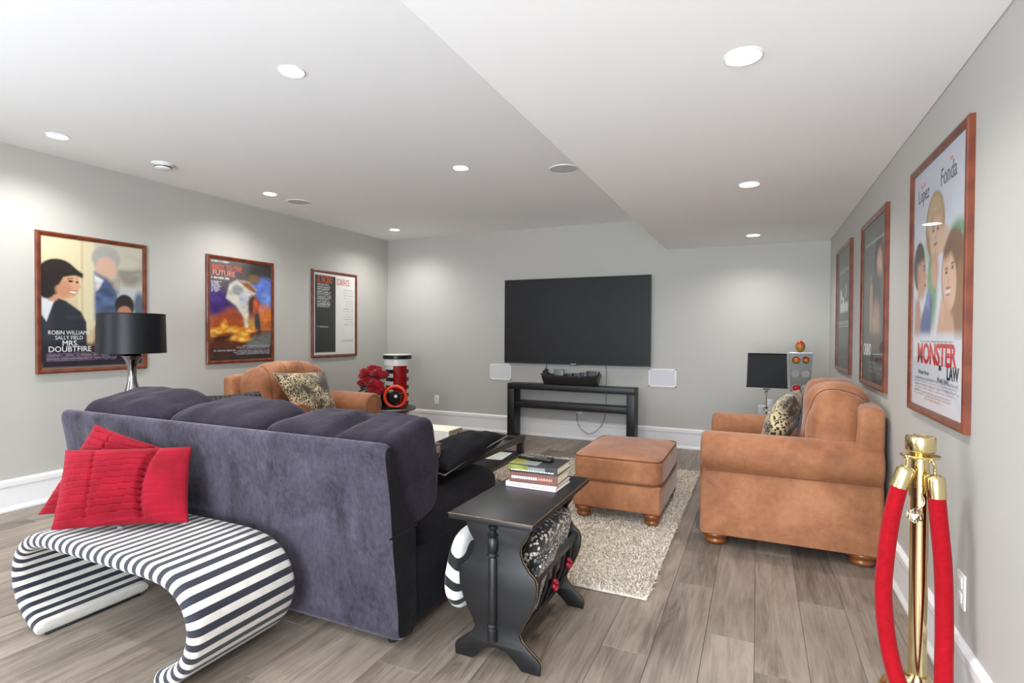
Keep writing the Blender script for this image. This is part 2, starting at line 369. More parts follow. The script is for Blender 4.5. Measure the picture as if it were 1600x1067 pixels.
def pillow(bl, br, tr, tl, th, n=26, wr=0, seed=0, fold=None, pinch=.06):
    """square pillow hung between four corners (world); thickness th; origin left at the world's"""
    B = [Vector(q) for q in (bl, br, tr, tl)]; nrm = ((B[1] - B[0]).cross(B[3] - B[0])).normalized(); bm = bmesh.new(); gr = {}
    for s in (1, -1):
        for i in range(n + 1):
            for j in range(n + 1):
                edge = i in (0, n) or j in (0, n)
                if s == -1 and edge: gr[(s, i, j)] = gr[(1, i, j)]; continue
                u, v = i / n, j / n; a, b = 2 * u - 1, 2 * v - 1
                a2 = a * (1 - pinch * (1 - b * b) ** 1) if True else a; b2 = b * (1 - pinch * (1 - a * a))
                uu, vv = (a2 + 1) / 2, (b2 + 1) / 2
                q = B[0] * (1 - uu) * (1 - vv) + B[1] * uu * (1 - vv) + B[2] * uu * vv + B[3] * (1 - uu) * vv
                hgt = th / 2 * ((1 - abs(a) ** 2.4) * (1 - abs(b) ** 2.4)) ** .55
                if wr: hgt += wr * mnoise.noise(Vector((u * 5 + seed, v * 5, s * 3))) * min(1, 4 * (1 - max(abs(a), abs(b))))
                if fold: hgt += fold(u, v, s) * min(1, 5 * (1 - max(abs(a), abs(b))))
                gr[(s, i, j)] = bm.verts.new(q + nrm * s * hgt)
    for s in (1, -1):
        for i in range(n):
            for j in range(n):
                q = [gr[(s, i, j)], gr[(s, i + 1, j)], gr[(s, i + 1, j + 1)], gr[(s, i, j + 1)]]
                bm.faces.new(q if s > 0 else q[::-1])
    return bm
def rehome(o, loc):
    """put an object's origin at loc without moving its geometry"""
    o.data.transform(Matrix.Translation(-Vector(loc))); o.location = loc; return o
def text_mesh(body, size, mat, parent, loc, rot, name='lettering', align='LEFT', ext=.0004, sx=1.0, bold=0.0, space=1.0):
    cu = bpy.data.curves.new(name, 'FONT'); cu.body = body; cu.size = size; cu.extrude = ext; cu.align_x = align; cu.resolution_u = 3; cu.offset = bold; cu.space_character = space
    tmp = bpy.data.objects.new(name, cu); COL.objects.link(tmp); dg = bpy.context.evaluated_depsgraph_get()
    me = bpy.data.meshes.new_from_object(tmp.evaluated_get(dg)); bpy.data.objects.remove(tmp); bpy.data.curves.remove(cu)
    me.materials.clear(); me.transform(Matrix.Diagonal((sx, 1, 1, 1)))
    o = link(name, me, mat, parent, smooth=False); o.location = loc; o.rotation_euler = rot; return o
# ================================================================== THE ROOM
floor = structure(link('floor', bx((XL - .2, YF - .2, -.12), (XR + .2, YB + .2, -.003)), 'floor_joint', None, False))
PW = .187; PX0 = .0      # plank width; one joint runs along x = PX0
def plank_row(k):
    xa = PX0 + k * PW; xb = xa + PW; return max(xa, XL), min(xb, XR)
k0 = math.floor((XL - PX0) / PW); k1 = math.ceil((XR - PX0) / PW); np_ = 0; pr = random.Random(3)
for k in range(k0, k1):
    xa, xb = plank_row(k)
    if xb - xa < .01: continue
    y = .1 - pr.random() * 1.2
    while y < YB:
        ln = 1.22 if pr.random() < .8 else .8; y2 = min(y + ln, YB)
        if y2 > .1 and y2 - y > .02:
            g = .0005; bm = bmesh.new(); b = .0012
            vs = [bm.verts.new(q) for q in ((xa + g, y + g, -.002), (xb - g, y + g, -.002), (xb - g, y2 - g, -.002), (xa + g, y2 - g, -.002),
                                            (xa + g + b, y + g + b, 0), (xb - g - b, y + g + b, 0), (xb - g - b, y2 - g - b, 0), (xa + g + b, y2 - g - b, 0))]
            for f in ((0, 1, 5, 4), (1, 2, 6, 5), (2, 3, 7, 6), (3, 0, 4, 7), (4, 5, 6, 7)): bm.faces.new([vs[q] for q in f])
            link('plank', bm, 'oak_plank', floor, False); np_ += 1
        y = y2
# the rest of the floor, behind the viewpoint: planks joined
bm = bmesh.new()
for k in range(k0, k1):
    xa, xb = plank_row(k)
    if xb - xa < .01: continue
    bx((xa + .001, YF, -.0025), (xb - .001, .1, 0), bm=bm)
stuff(link('planking', bm, 'oak_plank', floor, False))
# walls
def wall(name, lo, hi): return structure(link(name, bx(lo, hi), 'wall_paint', None, False))
T = .12
wall('wall_back', (XL - T, YB, 0), (XR + T, YB + T, H + .1)); wall('wall_right', (XR, YF - T, 0), (XR + T, YB, H + .1))
WY0, WY1, WZ0, WZ1 = -1.55, .05, .95, 2.05
bm = bmesh.new(); bx((XL - T, YF - T, 0), (XL, WY0, H + .1), bm=bm); bx((XL - T, WY1, 0), (XL, YB, H + .1), bm=bm); bx((XL - T, WY0, 0), (XL, WY1, WZ0), bm=bm); bx((XL - T, WY0, WZ1), (XL, WY1, H + .1), bm=bm)
structure(link('wall_left', bm, 'wall_paint', None, False))
DX0, DX1, DZ = -1.80, .50, 2.08
bm = bmesh.new(); bx((XL, YF - T, 0), (DX0, YF, H + .1), bm=bm); bx((DX1, YF - T, 0), (XR, YF, H + .1), bm=bm); bx((DX0, YF - T, DZ), (DX1, YF, H + .1), bm=bm)
structure(link('wall_rear', bm, 'wall_paint', None, False))
# side window for the daylight; unseen glazed rear door added for fill light
wn = structure(bpy.data.objects.new('window_1', None)); COL.objects.link(wn)
bm = bmesh.new()
for a, b in (((XL - .09, WY0, WZ0), (XL - .03, WY0 + .06, WZ1)), ((XL - .09, WY1 - .06, WZ0), (XL - .03, WY1, WZ1)), ((XL - .09, WY0, WZ0), (XL - .03, WY1, WZ0 + .06)), ((XL - .09, WY0, WZ1 - .06), (XL - .03, WY1, WZ1)), ((XL - .09, -.78, WZ0), (XL - .03, -.72, WZ1))): bx(a, b, bm=bm)
link('window_frame', bm, 'trim_white', wn, False)
for a, b in ((WY0 + .06, -.78), (-.72, WY1 - .06)): link('pane', bx((XL - .066, a, WZ0 + .06), (XL - .06, b, WZ1 - .06)), 'window_glass', wn, False)
dr = structure(bpy.data.objects.new('added_door', None)); COL.objects.link(dr)
bm = bmesh.new()
for a, b in (((DX0, YF - .09, 0), (DX0 + .07, YF - .03, DZ)), ((DX1 - .07, YF - .09, 0), (DX1, YF - .03, DZ)), ((DX0, YF - .09, DZ - .07), (DX1, YF - .03, DZ)), ((DX0, YF - .09, 0), (DX1, YF - .03, .08)), ((-.69, YF - .09, 0), (-.61, YF - .03, DZ))): bx(a, b, bm=bm)
link('door_frame', bm, 'trim_white', dr, False)
for a, b in ((DX0 + .07, -.69), (-.61, DX1 - .07)): link('pane', bx((a, YF - .066, .08), (b, YF - .06, DZ - .07)), 'window_glass', dr, False)
# ceiling with the lower part along the right wall
ceil = structure(link('ceiling', bx((XL - T, YF - T, H), (XR + T, YB + T, H + .12)), 'ceiling_paint', None, False))
link('bulkhead', bx((XS, YF, HS), (XR, YB, H), .006, 2), 'ceiling_paint', ceil, False)
# baseboards: tall flat board with a stepped cap and a shoe moulding
def base_prof(): return [(0, 0), (.027, 0), (.027, .012), (.018, .03), (.016, .034), (.016, .163), (.020, .168), (.022, .176), (.022, .205), (.014, .214), (.006, BH), (0, BH)]
def baseboard(name, mode, a, b):
    pf = base_prof()
    if mode == 'back': bm = prism([(YB - d, z) for d, z in pf], a, b, 'x')
    elif mode == 'left': bm = prism([(XL + d, z) for d, z in pf], a, b, 'y')
    elif mode == 'right': bm = prism([(XR - d, z) for d, z in pf], a, b, 'y')
    else: bm = prism([(YF + d, z) for d, z in pf], a, b, 'x')
    structure(link(name, bm, 'trim_white', None, False))
baseboard('baseboard_back', 'back', XL, XR); baseboard('baseboard_left', 'left', YF, YB); baseboard('baseboard_right', 'right', YF, YB)
bm = prism([(YF + d, z) for d, z in base_prof()], XL, DX0, 'x'); prism([(YF + d, z) for d, z in base_prof()], DX1, XR, 'x', bm=bm); structure(link('baseboard_rear', bm, 'trim_white', None, False))
# ------------------------------------------------------------------ ceiling fixtures
trim_bm = lathe([(.056, -.002), (.0565, -.005), (.059, -.006), (.064, -.003), (.065, 0), (.056, 0)], 32)
trim_me = bpy.data.meshes.new('trim_ring'); bmesh.ops.recalc_face_normals(trim_bm, faces=trim_bm.faces); trim_bm.to_mesh(trim_me); trim_bm.free(); trim_me.materials.append(M['plastic_white'])
lens_bm = lathe([(.0, -.0075), (.040, -.0072), (.0560, -.0055), (.0562, -.001)], 24); lens_me = bpy.data.meshes.new('lens'); bmesh.ops.recalc_face_normals(lens_bm, faces=lens_bm.faces); lens_bm.to_mesh(lens_me); lens_bm.free(); lens_me.materials.append(M['led_lens'])
for me in (trim_me, lens_me): me.polygons.foreach_set('use_smooth', [True] * len(me.polygons))
led_beam = bpy.data.lights.new('beam', 'SPOT'); led_beam.energy = LED; led_beam.color = (1, .985, .965); led_beam.spot_size = math.radians(150); led_beam.spot_blend = 1.0; led_beam.shadow_soft_size = .05
dim_beam = led_beam.copy(); dim_beam.energy = LED * .68      # the strip's beams are weaker to even out the right side
def downlight(x, y, z, label):
    t = thing('recessed_light', label, 'ceiling light', (x, y, z), group='recessed ceiling lights')
    for nm, me in (('trim_ring', trim_me), ('lens', lens_me)):
        o = bpy.data.objects.new(nm, me); COL.objects.link(o); o.parent = t
    l = bpy.data.objects.new('beam', led_beam if z > HS + .01 else dim_beam); COL.objects.link(l); l.parent = t; l.location = (0, 0, -.012)
downlight(-2.12, 2.01, H, 'round lit recessed light in the high ceiling, nearest of the middle row')
downlight(-2.13, 3.706, H, 'round lit recessed light in the high ceiling, beside the middle ceiling speaker')
downlight(-4.16, 3.684, H, 'round lit recessed light beside the flat ceiling speaker along the left wall')
downlight(-4.148, 5.573, H, 'round lit recessed light in the high ceiling at the far left corner')
downlight(-4.241, 2.038, H, 'round lit recessed light over the left wall, nearest one before the smoke detector')
downlight(-.055, 2.011, HS, 'largest lit recessed light, in the lowered ceiling strip nearest the viewer')
downlight(-.059, 3.72, HS, 'middle lit recessed light in the lowered ceiling strip')
downlight(-.05, 5.616, HS, 'farthest lit recessed light in the lowered ceiling strip by the back wall')
for x, y, z, lb in ((-4.2, .35, H, 'added unseen recessed ceiling light beside the left wall over the side window'), (-2.12, .35, H, 'added unseen recessed light in the high ceiling above the near side of the bench'),  # unseen lamps overhead and behind, added to light the room
                    (-.055, .35, HS, 'added unseen recessed light in the lowered strip right above the viewpoint'), (-2.12, -1.3, H, 'added unseen recessed light in the high ceiling left of the glazed rear door'),
                    (-.055, -1.3, HS, 'added unseen recessed light in the lowered strip nearest the glazed rear door'), (-4.2, -1.3, H, 'added unseen recessed light in the rear left corner behind the side window')):
    downlight(x, y, z, lb)
def ceiling_speaker(x, y, r, label):
    t = thing('ceiling_speaker', label, 'speaker', (x, y, H), group='round ceiling speakers')
    link('trim_ring', lathe([(r * .93, -.004), (r * .95, -.007), (r, -.005), (r * 1.01, 0), (r * .93, 0)], 40), 'plastic_white', t)
    link('grille', lathe([(0, -.0045), (r * .93, -.004), (r * .935, 0)], 40), 'grille_ceiling', t)
ceiling_speaker(-1.40, 4.05, .115, 'flat round white speaker in the ceiling beside the edge of the lowered strip')
ceiling_speaker(-4.16, 4.032, .115, 'flat round white speaker in the ceiling over the left wall posters')
t = thing('smoke_detector', 'white round smoke detector on the ceiling above the left wall', 'smoke detector', (-4.193, 2.707, H))
link('mount_plate', lathe([(0, -.012), (.070, -.012), (.076, -.006), (.078, 0)], 36), 'plastic_white', t)
link('body', lathe([(0, -.046), (.040, -.046), (.052, -.040), (.056, -.030), (.060, -.012), (0, -.012)], 36), 'plastic_white', t)
link('vent_ring', lathe([(.0565, -.030), (.0585, -.028), (.0595, -.022), (.0575, -.020)], 36), 'grey_metal', t)
# ================================================================== WALL FIXTURES ON THE BACK WALL
def outlet(name, label, loc, rz, kind='outlet', two=True):
    t = thing(name, label, kind, loc, rz)     # local -y faces the room
    link('cover_plate', bx((-.038, -.006, -.060), (.038, 0, .060), .003, 2), 'plastic_white', t)
    if two:
        for dz in (-.026, .026): link('socket', bx((-.017, -.009, dz - .018), (.017, -.005, dz + .018), .004, 2), 'plastic_white', t)
    else: link('rocker', bx((-.017, -.010, -.034), (.017, -.005, .034), .003, 2), 'plastic_white', t)
    return t
outlet('wall_outlet', 'white outlet plate low on the back wall left of the media console', (-3.92, YB, .365), 0)
outlet('wall_outlet', 'white outlet plate with a cable plugged in behind the console shelf', (-1.93, YB, .362), 0)
outlet('wall_outlet', 'white outlet plate low on the right wall behind the brass post', (XR, 2.325, .380), -PI / 2, two=True)
def inwall(x0, x1, z0, z1, label):
    t = thing('wall_speaker', label, 'speaker', ((x0 + x1) / 2, YB, (z0 + z1) / 2), group='white wall speakers under the television'); a, b = (x1 - x0) / 2, (z1 - z0) / 2; f = .016
    bm = bmesh.new(); bx((-a, -.010, -b), (-a + f, 0, b), .002, 1, bm); bx((a - f, -.010, -b), (a, 0, b), .002, 1, bm); bx((-a, -.010, -b), (a, 0, -b + f), .002, 1, bm); bx((-a, -.010, b - f), (a, 0, b), .002, 1, bm)
    link('bezel', bm, 'plastic_white', t); link('grille', bx((-a + f, -.007, -b + f), (a - f, 0, b - f)), 'grille_white', t, False)
inwall(-3.12, -2.823, .666, .870, 'square white flush wall speaker left under the television')
inwall(-1.119, -.816, .666, .870, 'square white flush wall speaker right under the television')
# television
t = thing('television', 'large flat black television mounted on the grey back wall above the console', 'television', (-1.99, YB, 1.405))
TW, TH = 1.80, 1.030
link('back_shell', bx((-TW / 2 + .01, -.055, -TH / 2 + .01), (TW / 2 - .01, -.022, TH / 2 - .01), .01, 2), 'tv_black', t)
link('wall_mount', bx((-.30, -.03, -.22), (.30, 0, .22)), 'rubber_black', t, False)
bm = bmesh.new(); e = .008
for a, b in (((-TW / 2, -.066, -TH / 2), (-TW / 2 + e, -.05, TH / 2)), ((TW / 2 - e, -.066, -TH / 2), (TW / 2, -.05, TH / 2)), ((-TW / 2, -.066, TH / 2 - e), (TW / 2, -.05, TH / 2)), ((-TW / 2, -.066, -TH / 2), (TW / 2, -.05, -TH / 2 + .014))): bx(a, b, .002, 1, bm)
link('bezel', bm, 'tv_black', t); link('screen', bx((-TW / 2 + e, -.062, -TH / 2 + .014), (TW / 2 - e, -.05, TH / 2 - e)), 'tv_screen', t, False)
link('logo', bx((-.035, -.0675, -TH / 2 + .004), (.035, -.0655, -TH / 2 + .011)), 'nickel', t, False)
link('sensor', bx((-.05, -.064, -TH / 2 - .008), (.05, -.052, -TH / 2 + .002), .003, 1), 'tv_black', t)
# cables
o = link('television_cable', tube(spline([(-1.605, YB - .02, .90), (-1.605, YB - .004, .80), (-1.605, YB - .006, .50), (-1.62, YB - .03, .26), (-1.70, YB - .05, .13), (-1.80, YB - .05, .085), (-1.90, YB - .05, .14), (-1.95, YB - .04, .25), (-1.945, YB - .014, .345)], 8), .0035, 6), 'rubber_grey')
tag(o, 'thin grey power cable looping down behind the media console', 'cable')
t = thing('dangling_plug', 'short black connector dangling below the television', 'plug', (-2.335, 6.165, .80))
link('wire', tube(spline([(0, 0, .10), (.0, 0, .06), (-.012, 0, .03), (-.012, 0, 0), (.004, 0, -.008)], 5), .004, 6), 'rubber_black', t)
link('plug_head', bx((-.022, -.008, -.03), (.018, .008, .03), .004, 2), 'rubber_black', t)
link('plug_cover', bx((.004, -.006, -.06), (.018, .006, -.02), .003, 1), 'rubber_black', t)
# media console
t = thing('media_console', 'black wood console table with slab legs and one shelf under the television', 'console table', (-2.0, 6.09, 0))
CX, CY0, CY1, CH = .772, -.115, .08, .655
link('top', bx((-CX, CY0, CH - .07), (CX, CY1, CH), .003, 2), 'black_satin', t)
for s in (-1, 1): link('leg', bx((s * CX - (.09 if s > 0 else 0), CY0, 0), (s * CX + (0 if s > 0 else .09), CY1, CH - .0695), .003, 2), 'black_satin', t)
link('shelf', bx((-CX + .0895, CY0 + .012, .365), (CX - .0895, CY1, .44), .003, 2), 'black_satin', t)
# scalloped tray with oddments
t = thing('scalloped_tray', 'black scalloped wooden tray with flared sides on the media console', 'tray', (-1.995, 6.075, CH + .001))
a, b, hh = .305, .075, .155
link('tray_base', bx((-a, -b, 0), (a, b, .012), .002, 1), 'black_lacquer', t)
def scallop(L, base, top, bumps, amp):
    P = [(-L[0], base), (L[0], base)]
    for k in range(41):
        u = 1 - 2 * k / 40; P.append((u * L[1], top + amp * abs(math.sin(u * PI / 2 * bumps)) + .02 * u * u))
    return P
for s in (-1, 1):
    o = link('long_side', prism(scallop((a, a + .035), 0, .100, 5, .012), -.006, .006, 'y', .0015), 'black_lacquer', t); o.location = (0, s * b, .004); o.rotation_euler = (s * -.2, 0, 0)
for s in (-1, 1):
    P = [(-b, 0), (b, 0), (b + .03, .09), (.05, .115), (.035, .150), (0, .165), (-.035, .150), (-.05, .115), (-b - .03, .09)]
    o = link('end_panel', prism(P, -.006, .006, 'x', .0015), 'black_lacquer', t); o.location = (s * a, 0, .004); o.rotation_euler = (0, s * .22, 0)
def loose(name, label, cat, bm, mat, loc, rz=0, group=None):
    o = link(name, bm, mat); o.location = loc; o.rotation_euler = (0, 0, rz); return tag(o, label, cat, group)
loose('game_case', 'dark grey case standing left inside the scalloped tray', 'case', bx((-.06, -.014, 0), (.06, .014, .165), .004, 2), 'grey_metal', (-2.15, 6.085, CH + .0135), .05)
loose('game_case', 'dark grey case standing right inside the scalloped tray', 'case', bx((-.055, -.014, 0), (.055, .014, .155), .004, 2), 'book_dark', (-1.755, 6.09, CH + .0135), -.05)
for k in range(3):
    loose('disc_case', ['black disc case, left of three leaning together in the tray', 'black disc case, middle of three leaning together in the tray', 'black disc case, right of three leaning together in the tray'][k], 'case', bx((-.05, -.008, 0), (.05, .008, .118 + .008 * k), .004, 2), 'black_lacquer', (-2.02 + .085 * k, 6.065 + .02 * k, CH + .0135), .1 * (k - 1), 'disc cases in the tray')
# ================================================================== FRAMED POSTERS
class Canvas:
    """small painter for flat prints; u to the right 0..1, v up 0..1"""
    def __init__(s, w, h, col, nx=120, ny=190):
        s.w, s.h, s.nx, s.ny = w, h, nx, ny
        U, V = np.meshgrid(np.linspace(0, 1, nx), np.linspace(0, 1, ny)); s.U, s.V = U, V; s.asp = h / w
        s.c = np.zeros((ny, nx, 3)); s.c[:] = srgb(*col)[:3]
        r = np.random.default_rng(5); s.rnd = r
    def put(s, mask, col):
        m = np.clip(mask, 0, 1)[..., None]; s.c = s.c * (1 - m) + np.array(srgb(*col)[:3]) * m
    def ell(s, cu, cv, ru, rv, col, soft=.15, ang=0):
        a = math.radians(ang); x = s.U - cu; y = (s.V - cv) * s.asp; rv = rv * s.asp
        X = x * math.cos(a) + y * math.sin(a); Y = -x * math.sin(a) + y * math.cos(a)
        d = np.sqrt((X / ru) ** 2 + (Y / rv) ** 2); s.put((1 - d) / soft + .5, col)
    def poly(s, P, col, soft=.012):
        inside = np.zeros(s.U.shape, bool); dist = np.full(s.U.shape, 9.0); n = len(P)
        for k in range(n):
            (x1, y1), (x2, y2) = P[k], P[(k + 1) % n]
            c = ((y1 > s.V) != (y2 > s.V)) & (s.U < (x2 - x1) * (s.V - y1) / (y2 - y1 + 1e-12) + x1); inside ^= c
            dx, dy = x2 - x1, y2 - y1; tt = np.clip(((s.U - x1) * dx + (s.V - y1) * dy) / (dx * dx + dy * dy + 1e-12), 0, 1)
            dist = np.minimum(dist, np.hypot(s.U - x1 - tt * dx, s.V - y1 - tt * dy))
        s.put(.5 + np.where(inside, dist, -dist) / soft, col)
    def vgrad(s, v0, v1, col0, col1):
        m = np.clip((s.V - v0) / (v1 - v0), 0, 1); k = ((s.V >= v0) & (s.V <= v1))[..., None]
        g = np.array(srgb(*col0)[:3]) * (1 - m[..., None]) + np.array(srgb(*col1)[:3]) * m[..., None]; s.c = np.where(k, g, s.c)
    def speckle(s, amp, u0=0, u1=1, v0=0, v1=1, n=9):
        g = s.rnd.normal(size=(n * 2, n)); a = np.linspace(0, n * 2 - 1.001, s.ny); b = np.linspace(0, n - 1.001, s.nx); i, j = a.astype(int), b.astype(int); fi, fj = (a - i)[:, None], (b - j)[None]
        z = g[i][:, j] * (1 - fi) * (1 - fj) + g[i + 1][:, j] * fi * (1 - fj) + g[i][:, j + 1] * (1 - fi) * fj + g[i + 1][:, j + 1] * fi * fj
        k = ((s.U >= u0) & (s.U <= u1) & (s.V >= v0) & (s.V <= v1)); s.c = np.clip(s.c * (1 + amp * z * k)[..., None], 0, 1)
    def lines(s, u0, u1, v0, v1, rows, col, fill=.5, ragged=.0, right=False, strength=.8):
        """rows of small print too fine to read"""
        for k in range(rows):
            va = v1 - (v1 - v0) * (k + .5) / rows; hh = (v1 - v0) / rows * fill / 2; e = ragged * s.rnd.random() * (u1 - u0)
            a, b = (u0 + e, u1) if right else (u0, u1 - e); seg = (s.rnd.random(s.nx) > .16)[None]
            s.put(((np.abs(s.V - va) < max(hh, .5 / s.ny)) & (s.U > a) & (s.U < b) & seg) * strength, col)
    def build(s, parent):
        nx, ny = s.nx, s.ny; X = (s.U - .5) * s.w; Z = s.V * s.h; co = np.stack([X, np.full_like(X, -.0005), Z], -1).reshape(-1, 3)
        i = np.arange((ny - 1) * nx).reshape(ny - 1, nx)[:, :-1].ravel(); f = np.stack([i, i + 1, i + nx + 1, i + nx], -1)
        me = bpy.data.meshes.new('print'); me.from_pydata(co.tolist(), [], f.tolist())
        at = me.color_attributes.new('ink', 'FLOAT_COLOR', 'POINT'); at.data.foreach_set('color', np.concatenate([s.c, np.ones((ny, nx, 1))], -1).reshape(-1).astype(np.float32))
        return link('print', me, 'print', parent, False)
FW, FH, FM, FD = .775, 1.04, .032, .022
def rail_mesh(L):
    """mitred moulding of outer length L along x, outer edge at z=0, growing to +z; front face -y"""
    sec = [(0, 0), (0, -FD + .004), (.004, -FD), (.012, -FD - .002), (.020, -FD + .001), (.027, -FD + .004), (FM, -FD + .006), (FM, -.004), (FM, 0)]
    bm = bmesh.new(); A = [bm.verts.new((-L / 2 + z, y, z)) for z, y in sec]; B = [bm.verts.new((L / 2 - z, y, z)) for z, y in sec]; n = len(sec)
    for k in range(n): bm.faces.new((A[k], A[(k + 1) % n], B[(k + 1) % n], B[k]))
    bm.faces.new(A); bm.faces.new(B[::-1]); return bm
def poster(label, side, yc, zc, canvas_fn, w=FW, h=FH):
    x = XL if side == 'L' else XR; rz = PI / 2 if side == 'L' else -PI / 2
    t = thing('framed_poster', label, 'framed poster', (x, yc, zc - h / 2), rz, 'framed film posters')
    for L, loc, ry in ((w, (0, 0, 0), 0), (w, (0, 0, h), PI), (h, (-w / 2, 0, h / 2), PI / 2), (h, (w / 2, 0, h / 2), -PI / 2)):
        o = link('frame_rail', rail_mesh(L), 'mahogany', t, True, 30); o.location = loc; o.rotation_euler = (0, ry, 0)
    iw, ih = w - 2 * FM + .004, h - 2 * FM + .004
    link('backing', bx((-w / 2 + .01, -.004, .01), (w / 2 - .01, -.0015, h - .01)), 'paper_white', t, False)
    c = canvas_fn(iw, ih); o = c.build(t); o.location = (0, -.0095, FM - .002)
    link('glass_pane', bx((-iw / 2, -.0135, FM - .002), (iw / 2, -.0125, FM - .002 + ih)), 'pane_glass', t, False)
    def tx(body, u, v, size, mat, align='LEFT', sx=1.0, bold=.0, space=1.0, name='lettering'):
        return text_mesh(body, size, mat, t, ((u - .5) * iw, -.0108, FM - .002 + v * ih), (PI / 2, 0, 0), name, align, .0003, sx, bold, space)
    return tx
# left wall, nearest
def c_door(w_, h_):
    c = Canvas(w_, h_, (226, 210, 172)); c.vgrad(0, 1, (205, 180, 140), (232, 216, 178))
    c.poly([(.49, 0), (1, 0), (1, 1), (.49, 1)], (204, 196, 178)); c.ell(.86, .78, .15, .12, (150, 142, 130), .6); c.ell(.80, .86, .2, .06, (206, 196, 176), .6); c.ell(.85, .60, .16, .05, (196, 196, 200), .5); c.ell(.96, .5, .06, .12, (92, 104, 126), .6)
    c.poly([(.33, .30), (.49, .30), (.49, 1), (.33, 1)], (228, 212, 176)); c.poly([(.36, .2), (.385, .2), (.385, 1), (.36, 1)], (214, 190, 148), .01)
    # someone with short dark hair in a dark jacket at the left
    c.poly([(0, .05), (.42, .05), (.41, .36), (.36, .44), (.22, .52), (.12, .55), (0, .50)], (44, 46, 56)); c.poly([(.0, .56), (.15, .58), (.10, .48), (.05, .36), (.0, .42)], (226, 226, 230)); c.ell(.10, .58, .07, .07, (206, 152, 118), .2)
    c.ell(.15, .70, .185, .135, (32, 24, 22), .10); c.ell(.05, .62, .085, .09, (32, 24, 22), .2)
    c.poly([(.15, .555), (.15, .70), (.34, .725), (.345, .66), (.365, .635), (.335, .605), (.325, .57), (.28, .545), (.2, .53)], (222, 166, 130), .018); c.ell(.20, .61, .07, .07, (206, 146, 112), .5)
    c.poly([(.10, .80), (.26, .80), (.385, .735), (.375, .70), (.30, .725), (.20, .70), (.16, .64), (.10, .62)], (34, 25, 23), .015)
    c.ell(.265, .672, .022, .009, (40, 26, 24), .4); c.ell(.325, .668, .014, .008, (40, 26, 24), .4); c.poly([(.235, .69), (.285, .70), (.285, .693), (.235, .683)], (52, 34, 28), .008); c.poly([(.245, .60), (.325, .595), (.30, .578), (.265, .582)], (244, 236, 228), .01); c.poly([(.24, .604), (.33, .600), (.33, .594), (.24, .598)], (168, 72, 66), .006); c.poly([(.255, .583), (.305, .574), (.30, .568), (.26, .576)], (176, 84, 76), .006)
    # a plain pale and blue shape in the doorway, and a dark-haired head low on the right
    c.ell(.61, .875, .145, .105, (178, 172, 166), .18); c.ell(.61, .80, .105, .09, (222, 178, 156), .25); c.poly([(.49, .38), (.74, .40), (.73, .60), (.62, .72), (.49, .76)], (84, 100, 136), .04); c.poly([(.49, .74), (.58, .70), (.53, .62), (.49, .60)], (226, 222, 226), .02)
    c.speckle(.35, .49, .75, .36, .72, 16); c.ell(.80, .50, .105, .095, (36, 26, 24), .15); c.ell(.80, .445, .075, .055, (190, 130, 104), .25)
    c.poly([(.0, 0), (1, 0), (1, .19), (.0, .19)], (32, 24, 40), .04); c.poly([(.49, .15), (.58, .15), (.58, .32), (.49, .32)], (150, 84, 60), .04); c.poly([(.49, .14), (.72, .14), (.72, .2), (.49, .2)], (40, 30, 36), .05)
    c.lines(.05, .72, .055, .125, 5, (150, 132, 150), .5, .1); return c
tx = poster('framed film poster of a dark-haired figure by a cream door, behind the black lamp shade', 'L', 2.518, 1.462, c_door)
tx('ROBIN WILLIAMS', .25, .262, .042, 'ink_white', 'CENTER', .84, .0); tx('SALLY FIELD', .25, .224, .040, 'ink_white', 'CENTER', .84, .0)
tx('MRS.', .26, .176, .056, 'ink_white', 'CENTER', .95, .0004); tx('DOUBTFIRE', .26, .130, .058, 'ink_white', 'CENTER', .93, .0004)
